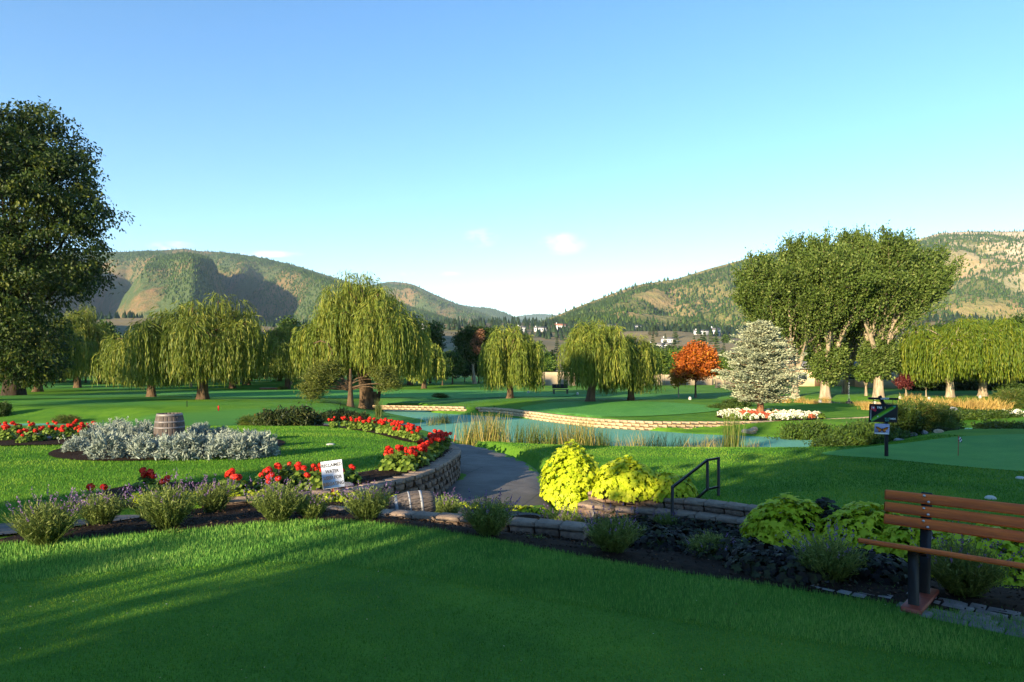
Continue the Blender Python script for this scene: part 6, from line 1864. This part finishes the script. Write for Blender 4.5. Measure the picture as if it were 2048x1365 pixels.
plate('map_line', [(-0.318, -0.18), (-0.308, -0.18), (-0.308, 0.09), (-0.318, 0.09)], -0.0155, M_PALE, bd)
plate('red_emblem', [(-0.31, 0.09), (-0.25, 0.06), (-0.20, 0.03), (-0.175, 0.07), (-0.19, 0.13), (-0.24, 0.19), (-0.31, 0.185), (-0.325, 0.13)], -0.0155, M_REDINK, bd)
def letter(s, size, m, x_, z_, par, w=0.85, bold=0.0015, y_=-0.0185):
    link('lettering', text_mesh(s, size, m, w, bold), par, (x_, y_, z_))
letter('14', 0.095, M_PALE, -0.272, 0.135, bd)
letter('PAR', 0.082, M_PALE, -0.10, 0.140, bd)
letter('5', 0.082, M_YEL, 0.035, 0.135, bd)
letter('BLUE', 0.062, M_TEAL, 0.09, -0.135, bd)
letter('YARDS', 0.058, M_PALE, 0.225, -0.135, bd)
letter('BLUE', 0.05, M_TEAL, 0.09, -0.185, bd)
letter('LEGENDS', 0.055, M_PALE, -0.07, 1.4575, hs, 0.9, 0.0015, -0.038)
mb = MB(); bbox(mb, (0, 0, 0), (0.37, 0.012, 0.262), 0.003)
M_LAV = plain('sign_lilac', (0.30, 0.32, 0.52), 0.5)
cd = mb.build('lower_board', M_LAV, hs, False, (-0.135, -0.02, 0.685), (0, R(2.5), 0))
plate('white_band', [(-0.182, -0.128), (0.182, -0.128), (0.182, -0.095), (-0.182, -0.095)], -0.009, M_SIGNWHITE, cd)
plate('white_band', [(-0.182, 0.072), (0.182, 0.072), (0.182, 0.078), (-0.182, 0.078)], -0.009, M_SIGNWHITE, cd)
M_ORANGE = plain('orange_ink', (0.55, 0.20, 0.015), 0.5, (0.42, 0.10, 0.01), 40)
M_BROWN = plain('brown_ink', (0.10, 0.025, 0.008), 0.5)
plate('butterfly_body', [(-0.007, -0.06), (0.007, -0.06), (0.008, 0.015), (0.0, 0.03), (-0.008, 0.015)], -0.0125, M_BROWN, cd)
for sx in (-1, 1):
    wing = [(0.008, -0.035), (0.03, -0.075), (0.07, -0.085), (0.10, -0.06), (0.088, -0.02), (0.125, -0.012), (0.155, 0.035), (0.15, 0.058), (0.10, 0.05), (0.04, 0.02), (0.008, 0.0)]
    pts = [(sx * a_, b_) for a_, b_ in wing]
    pts = pts if sx > 0 else pts[::-1]
    plate('butterfly_wing', pts, -0.009, M_BROWN, cd)
    c_ = np.mean(pts, 0)
    plate('wing_panel', [tuple(c_ + (np.array(q) - c_) * 0.74) for q in pts], -0.0115, M_ORANGE, cd)

# flagstick, markers, stakes
x, y, z = gp(1916, 913)
fl = thing('flagstick', 'short practice flagstick with a small dark checked flag on the putting green', 'flagstick', (x, y, z))
mb = MB(); tube(mb, [(0, 0, -0.05), (0.015, 0, 0.52)], 0.008, 6); mb.build('pole', plain('red_pole', (0.35, 0.06, 0.04), 0.5), fl)
mb = MB(); g = np.random.default_rng(2)
gx0, gz0 = np.meshgrid(np.linspace(0, 1, 5), np.linspace(0, 1, 4))
fv = np.stack([0.012 + 0.075 * gx0, 0.02 * np.sin(gx0 * 5), 0.40 + 0.12 * gz0 - 0.05 * gx0], -1).reshape(-1, 3)
ff = [[i * 5 + j, i * 5 + j + 1, (i + 1) * 5 + j + 1, (i + 1) * 5 + j] for i in range(3) for j in range(4)]
mb.add(fv, [q for i, q in enumerate(ff) if (i + i // 4) % 2], 0.5, 0)
mb.add(fv, [q for i, q in enumerate(ff) if not (i + i // 4) % 2], 0.5, 1)
mb.build('flag', [M_SIGNBLACK, M_SIGNWHITE], fl)
M_MARK = plain('white_marker', (0.55, 0.52, 0.46), 0.6, (0.45, 0.42, 0.36), 12)
def dome(label, u, v, r_, h_):
    x, y, z = gp(u, v)
    mb = MB(); lathe(mb, [(r_, -0.02), (r_, 0.01), (r_ * 0.85, h_ * 0.6), (r_ * 0.5, h_ * 0.92), (0.0, h_)], 14)
    tag(mb.build('tee_marker', M_MARK, None, True, (x, y, z)), label, 'marker')
dome('pale rounded tee marker on the right lawn just above the bench', 1981, 998, 0.09, 0.055)
dome('pale rounded tee marker at the right frame edge on the shaded lawn', 2041, 958, 0.09, 0.05)
dome('small white sprinkler cap on the island lawn between the barrel and the curved wall', 661, 890, 0.11, 0.035)
for q, (u, v) in enumerate([(1155, 790), (1057, 787), (1800, 798), (1858, 800), (1960, 797), (2010, 800), (1380, 800), (1640, 806), (1750, 800)]):
    x, y, z = gp(u, v)
    mb = MB(); lathe(mb, [(0.10, 0.0), (0.12, 0.08), (0.09, 0.2), (0.0, 0.24)], 8)
    tag(mb.build('tee_marker', M_MARK, None, True, (x, y, z)), 'tiny pale yardage marker on the far lit grass', 'marker', 'far yardage markers')
def stake(label, u, v, h_, m, w=0.05, rz=0.0, tilt=0.0):
    x, y, z = gp(u, v)
    mb = MB()
    bbox(mb, (0, 0, h_ / 2 - 0.05), (w, w, h_ + 0.1), 0.004)
    mb.add(np.array([[-w / 2, -w / 2, h_ + 0.001], [w / 2, -w / 2, h_ + 0.001], [w / 2, w / 2, h_ + 0.001], [-w / 2, w / 2, h_ + 0.001], [0, 0, h_ + w * 0.7]]), [[0, 1, 4], [1, 2, 4], [2, 3, 4], [3, 0, 4]])
    tag(mb.build('stake', m, None, False, (x, y, z), (0, tilt, rz)), label, 'stake')
M_REDP = plain('red_paint', (0.55, 0.018, 0.02), 0.45)
M_ORP = plain('orange_paint', (0.50, 0.14, 0.02), 0.6)
stake('red hazard stake between the asphalt path and the pond', 909, 883, 0.24, M_REDP, 0.05, 0, R(4))
stake('orange stake standing left of the low dark juniper', 511, 848, 0.42, M_ORP, 0.06, 0.4, R(-3))
stake('thin dark stake at the left edge of the juniper', 546, 853, 0.22, M_SIGNBLACK, 0.03)
stake('small red stake on the lit bank below the dark-trunked willow', 437, 822, 0.26, M_REDP, 0.07)
stake('thin dark stake on the shade line of the left bank', 374, 814, 0.35, M_SIGNBLACK, 0.035)
stake('thin dark stake at the foot of the largest willow', 681, 813, 0.25, M_SIGNBLACK, 0.03)
stake('thin dark post in the sunny pond wall', 988, 824, 0.35, M_SIGNBLACK, 0.03)
# planks of a low bridge in the shade behind the pine
x, y, z = gp(525, 779)
br = thing('footbridge', 'low plank footbridge in the shade left of the small pine', 'footbridge', (x, y, z), R(4))
for q in range(9):
    mb = MB(); bbox(mb, (q * 0.34, 0, 0.16), (0.32, 1.3, 0.05), 0.008); mb.build('plank', M_ROCK_TAN, br)
for s_ in (-0.6, 0.6):
    mb = MB(); bbox(mb, (1.36, s_, 0.05), (3.1, 0.12, 0.16), 0.008); mb.build('beam', M_FOOT, br)
# a park bench far off between the willows
x, y, z = gp(1121, 789)
pb = thing('park_bench', 'small dark bench far off on the lit grass between the two willows', 'bench', (x, y, z), R(10))
for (nm_, c_, s_) in (('seat', (0, 0, 0.45), (1.5, 0.45, 0.06)), ('backrest', (0, 0.22, 0.75), (1.5, 0.06, 0.4)), ('leg', (-0.65, 0, 0.22), (0.08, 0.45, 0.44)), ('leg', (0.65, 0, 0.22), (0.08, 0.45, 0.44))):
    mb = MB(); bbox(mb, c_, s_, 0.01); mb.build(nm_, M_BLACK, pb)

# fountain
M_SPRAY = nodemat('fountain_spray')[0]
b_ = M_SPRAY.node_tree.nodes['Principled BSDF']
b_.inputs['Base Color'].default_value = (0.75, 0.85, 0.95, 1)
b_.inputs['Roughness'].default_value = 0.3
b_.inputs['Alpha'].default_value = 0.4
x, y = 27.4, 55.5
ft = thing('fountain', 'pale blue fountain spray rising from the dark far pond behind the hole sign', 'fountain', (x, y, -1.12))
g = np.random.default_rng(6)
mb = MB()
n = 150
t = g.random(n)
a_ = g.random(n) * 6.283
r_ = (0.04 + 0.22 * (1 - t) ** 2) * np.sqrt(g.random(n))
z_ = 1.7 * t ** 1.6
p = np.stack([r_ * np.cos(a_), r_ * np.sin(a_), z_], -1)
leaves(mb, p, np.stack([np.cos(a_) * 0.2, np.sin(a_) * 0.2, 1 + 0 * a_], -1), 0.034, 0.026, g)
tag(mb.build('water_spray', M_SPRAY, ft), kind='stuff')
mb = MB(); lathe(mb, [(0.25, 0), (0.25, 0.1), (0.08, 0.16), (0.05, 0.35)], 10); mb.build('nozzle', M_SIGNBLACK, ft)

# ------------------------------------------------------------------ houses and garden walls
M_WALLW = plain('house_white', (0.62, 0.62, 0.64), 0.8, (0.56, 0.56, 0.58), 0.6, obj_var=0.08)
M_WALLT = plain('house_tan', (0.45, 0.33, 0.20), 0.85, (0.55, 0.42, 0.27), 1.2, bmp=0.4)
M_ROOFG = plain('roof_grey', (0.10, 0.10, 0.11), 0.8, (0.16, 0.15, 0.15), 2)
M_ROOFR = plain('roof_red', (0.24, 0.10, 0.075), 0.8, (0.32, 0.14, 0.10), 2)
M_GLASS = plain('window_glass', (0.03, 0.04, 0.05), 0.1, spec=0.6)
M_DOOR = plain('door_brown', (0.12, 0.07, 0.04), 0.6)
def house(label, u, v, w, d, h, roofm, wallm=M_WALLW, y=None, rz=0.0, nwin=4, wing=0.0, chimney=True, sink=0.6):
    p = gp(u, v) if y is None else gy(u, y)
    if p[1] > 150:
        w, h, d, wing = w * p[1] / F, h * p[1] / F, max(5.5, 0.4 * w * p[1] / F), wing * p[1] / F
    t = thing('house', label, 'house', (p[0], p[1], p[2]), rz)
    mb = MB(); box(mb, (0, 0, (h - sink) / 2), (w, d, h + sink)); wl_ = mb.build('wall', wallm, t)
    def gable(name, cx_, cy_, ww, dd, zz, rise, axis):
        o_ = 0.5
        mb = MB()
        if axis == 'x':
            pts = [(-ww / 2 - o_, -dd / 2 - o_, 0), (ww / 2 + o_, -dd / 2 - o_, 0), (ww / 2 + o_, dd / 2 + o_, 0), (-ww / 2 - o_, dd / 2 + o_, 0), (-ww / 2 - o_, 0, rise), (ww / 2 + o_, 0, rise)]
        else:
            pts = [(ww / 2 + o_, -dd / 2 - o_, 0), (ww / 2 + o_, dd / 2 + o_, 0), (-ww / 2 - o_, dd / 2 + o_, 0), (-ww / 2 - o_, -dd / 2 - o_, 0), (0, -dd / 2 - o_, rise), (0, dd / 2 + o_, rise)]
        v_ = np.array(pts) + [cx_, cy_, zz]
        mb.add(v_, [[0, 1, 5, 4], [2, 3, 4, 5], [3, 2, 1, 0]])
        mb.f.append((np.array([[1, 2, 5], [3, 0, 4]]), 0))
        return mb.build(name, roofm, t)
    rf = gable('roof', 0, 0, w, d, h + 0.01, h * 0.45, 'x')
    if wing:
        mb = MB(); box(mb, (w * 0.32, -d / 2 - wing / 2 + 0.2, (h - sink) / 2 - 0.05), (w * 0.28, wing, h + sink - 0.1)); mb.build('wing', wallm, t)
        gable('wing_roof', w * 0.32, -d / 2 - wing / 2 + 0.2, w * 0.28, wing, h - 0.1, h * 0.4, 'y')
    if chimney:
        mb = MB(); box(mb, (-w * 0.36, 0.2, h * 1.35), (1.0, 1.0, h * 0.7)); mb.build('chimney', wallm, rf)
    for q in range(nwin):
        xx = -w / 2 + w * (q + 0.5) / nwin * (0.72 if wing else 1.0)
        if q == 1:
            mb = MB(); box(mb, (xx, -d / 2 - 0.03, h * 0.36), (1.1, 0.08, h * 0.72)); mb.build('door', M_DOOR, t)
            continue
        mb = MB(); box(mb, (xx, -d / 2 - 0.02, h * 0.58), (w / nwin * 0.55, 0.06, h * 0.42)); fr = mb.build('window', M_WALLW, t)
        mb = MB(); box(mb, (xx, -d / 2 - 0.06, h * 0.58), (w / nwin * 0.46, 0.03, h * 0.33)); mb.build('pane', M_GLASS, fr)
    return t
house('white house with a chimney and gabled wing on the slope left of the red maple', 1318, 699, 46, 8, 9, M_ROOFG, wing=12, rz=R(-6), nwin=6)
house('white bungalow with a low grey roof just above the gabled white house', 1338, 687, 30, 8, 8, M_ROOFG, rz=R(4), nwin=6)
house('long white house among dark trees high on the right bench', 1402, 670, 28, 9, 7, M_ROOFG, nwin=7)
house('two-storey white house right of the long white one on the bench', 1430, 672, 18, 10, 11, M_ROOFG, nwin=4)
house('white house with a dull red roof on the bench rim at the sunny hill foot', 1122, 661, 25, 12, 9, M_ROOFR, nwin=6)
house('long low pale building on the bench rim above the forked willow', 1217, 658, 38, 11, 6, M_ROOFG, nwin=9, chimney=False)
house('low white building right of the long pale one on the bench rim', 1272, 656, 20, 10, 6, M_ROOFG, nwin=6, chimney=False)
house('white house left on the bench rim at the valley gap', 1043, 664, 18, 10, 8, M_ROOFG, nwin=4)
house('grey-roofed pale house right of the valley gap on the bench rim', 1080, 664, 24, 10, 7, M_ROOFG, nwin=5)
house('white house just right of the largest willow on the far rim', 850, 660, 14, 9, 7, M_ROOFG, nwin=4)
house('second white house right of the largest willow on the far rim', 870, 660, 14, 9, 6, M_ROOFG, nwin=4)
house('white house between the two left willows on the far bench', 503, 652, 18, 9, 9, M_ROOFG, nwin=4, y=520)
house('low white house right of the one between the left willows', 543, 656, 14, 7, 5, M_ROOFG, nwin=4, y=520)
house('long white house behind the thick poplar trunk, in the shade', 1805, 682, 36, 8, 10, M_ROOFG, nwin=6, y=330)
house('white house high behind the poplar crown at the hill foot', 1818, 655, 18, 8, 7, M_ROOFG, nwin=4, y=560)
house('tan brick house with a dark roof behind the small purple tree', 1797, 775, 8.0, 6, 2.6, M_ROOFG, M_WALLT, nwin=4, y=86, sink=0.3, chimney=False)
house('low pinkish house behind the central poplar trunks', 1650, 775, 11, 6, 2.3, M_ROOFG, M_WALLT, nwin=5, y=94, sink=0.3, chimney=False)
def panel_wall(label, u0, u1, yb, h_, m=M_WALLT):
    x0, x1 = (u0 - 1024) / F * yb, (u1 - 1024) / F * yb
    n = max(2, int((x1 - x0) / 2.2))
    t = tag(thing('garden_wall', label, 'wall', (x0, yb, zat((x0 + x1) / 2, yb))), kind='thing')
    w_ = (x1 - x0) / n
    for q in range(n):
        mb = MB(); bbox(mb, (w_ * (q + 0.5), 0, h_ / 2 - 0.1), (w_ - 0.14, 0.16, h_ + 0.2), 0.015); mb.build('wall_panel', m, t)
    for q in range(n + 1):
        mb = MB(); bbox(mb, (w_ * q, 0, h_ / 2), (0.22, 0.24, h_ + 0.25), 0.015); mb.build('pillar', m, t)
panel_wall('sunlit tan garden wall beyond the lawn between the two middle willows', 1085, 1150, 96, 1.9)
panel_wall('sunlit tan garden wall behind the red maple trunk', 1288, 1425, 97, 1.5)
panel_wall('short cream garden wall left of the blue spruce', 1432, 1466, 84, 1.35)

# ------------------------------------------------------------------ places in a row, counted from the left
ORD = 'leftmost second third fourth fifth sixth seventh eighth ninth tenth eleventh twelfth thirteenth fourteenth fifteenth sixteenth seventeenth eighteenth nineteenth twentieth twenty-first twenty-second twenty-third twenty-fourth twenty-fifth twenty-sixth twenty-seventh'.split()
def in_order(group, text, only=None):
    objs = [o for o in SC.objects if o.get('group') == group and o.parent is None and (only is None or only in o['label'])]
    objs.sort(key=lambda o: o.location.x / o.location.y)
    for i, o in enumerate(objs):
        w = 'leftmost' if i == 0 else 'rightmost' if i == len(objs) - 1 else ORD[i] + ' from the left'
        o['label'] = text.replace('#', w)
in_order('geraniums left of the barrel bed', 'red geranium, # in the mulch patch left of the silver barrel bed')
in_order('geraniums along the curved stone wall', 'red geranium, # behind the curved stone wall at the path bend')
in_order('geraniums in the back row', 'red geranium, # in the narrow row running back along the path')
in_order('dusty miller round the barrel', 'silver dusty miller, # in the outer ring on the lawn side', 'outer ring')
in_order('dusty miller round the barrel', 'silver dusty miller, # of the inner plants round the barrel', 'inner part')
in_order('dusty miller round the barrel', 'stalked silver dusty miller, # at the back of the barrel bed', 'flowering stalks')
in_order('low yellow vines along the front wall', 'low yellow-green vine, # in the strip behind the front lavenders')
in_order('dark hedge behind the bright willows', 'dark clipped hedge section, # behind the bright willow trunks')
in_order('black-leaved vines in the lower bed', 'black-leaved sweet potato vine, # on the mulch below the terrace walls')
in_order('golden grasses on the bank', 'golden dry grass tuft, # on the lit bank before the bright willows', 'before the bright')
in_order('golden grasses on the bank', 'low golden grass tuft, # between the spruce and the fountain', 'between the spruce')
in_order('far yardage markers', 'tiny pale yardage marker, # on the far lit grass')
in_order('weeds in the mulch', 'low green weed, # in the dark mulch by the lawn edge')
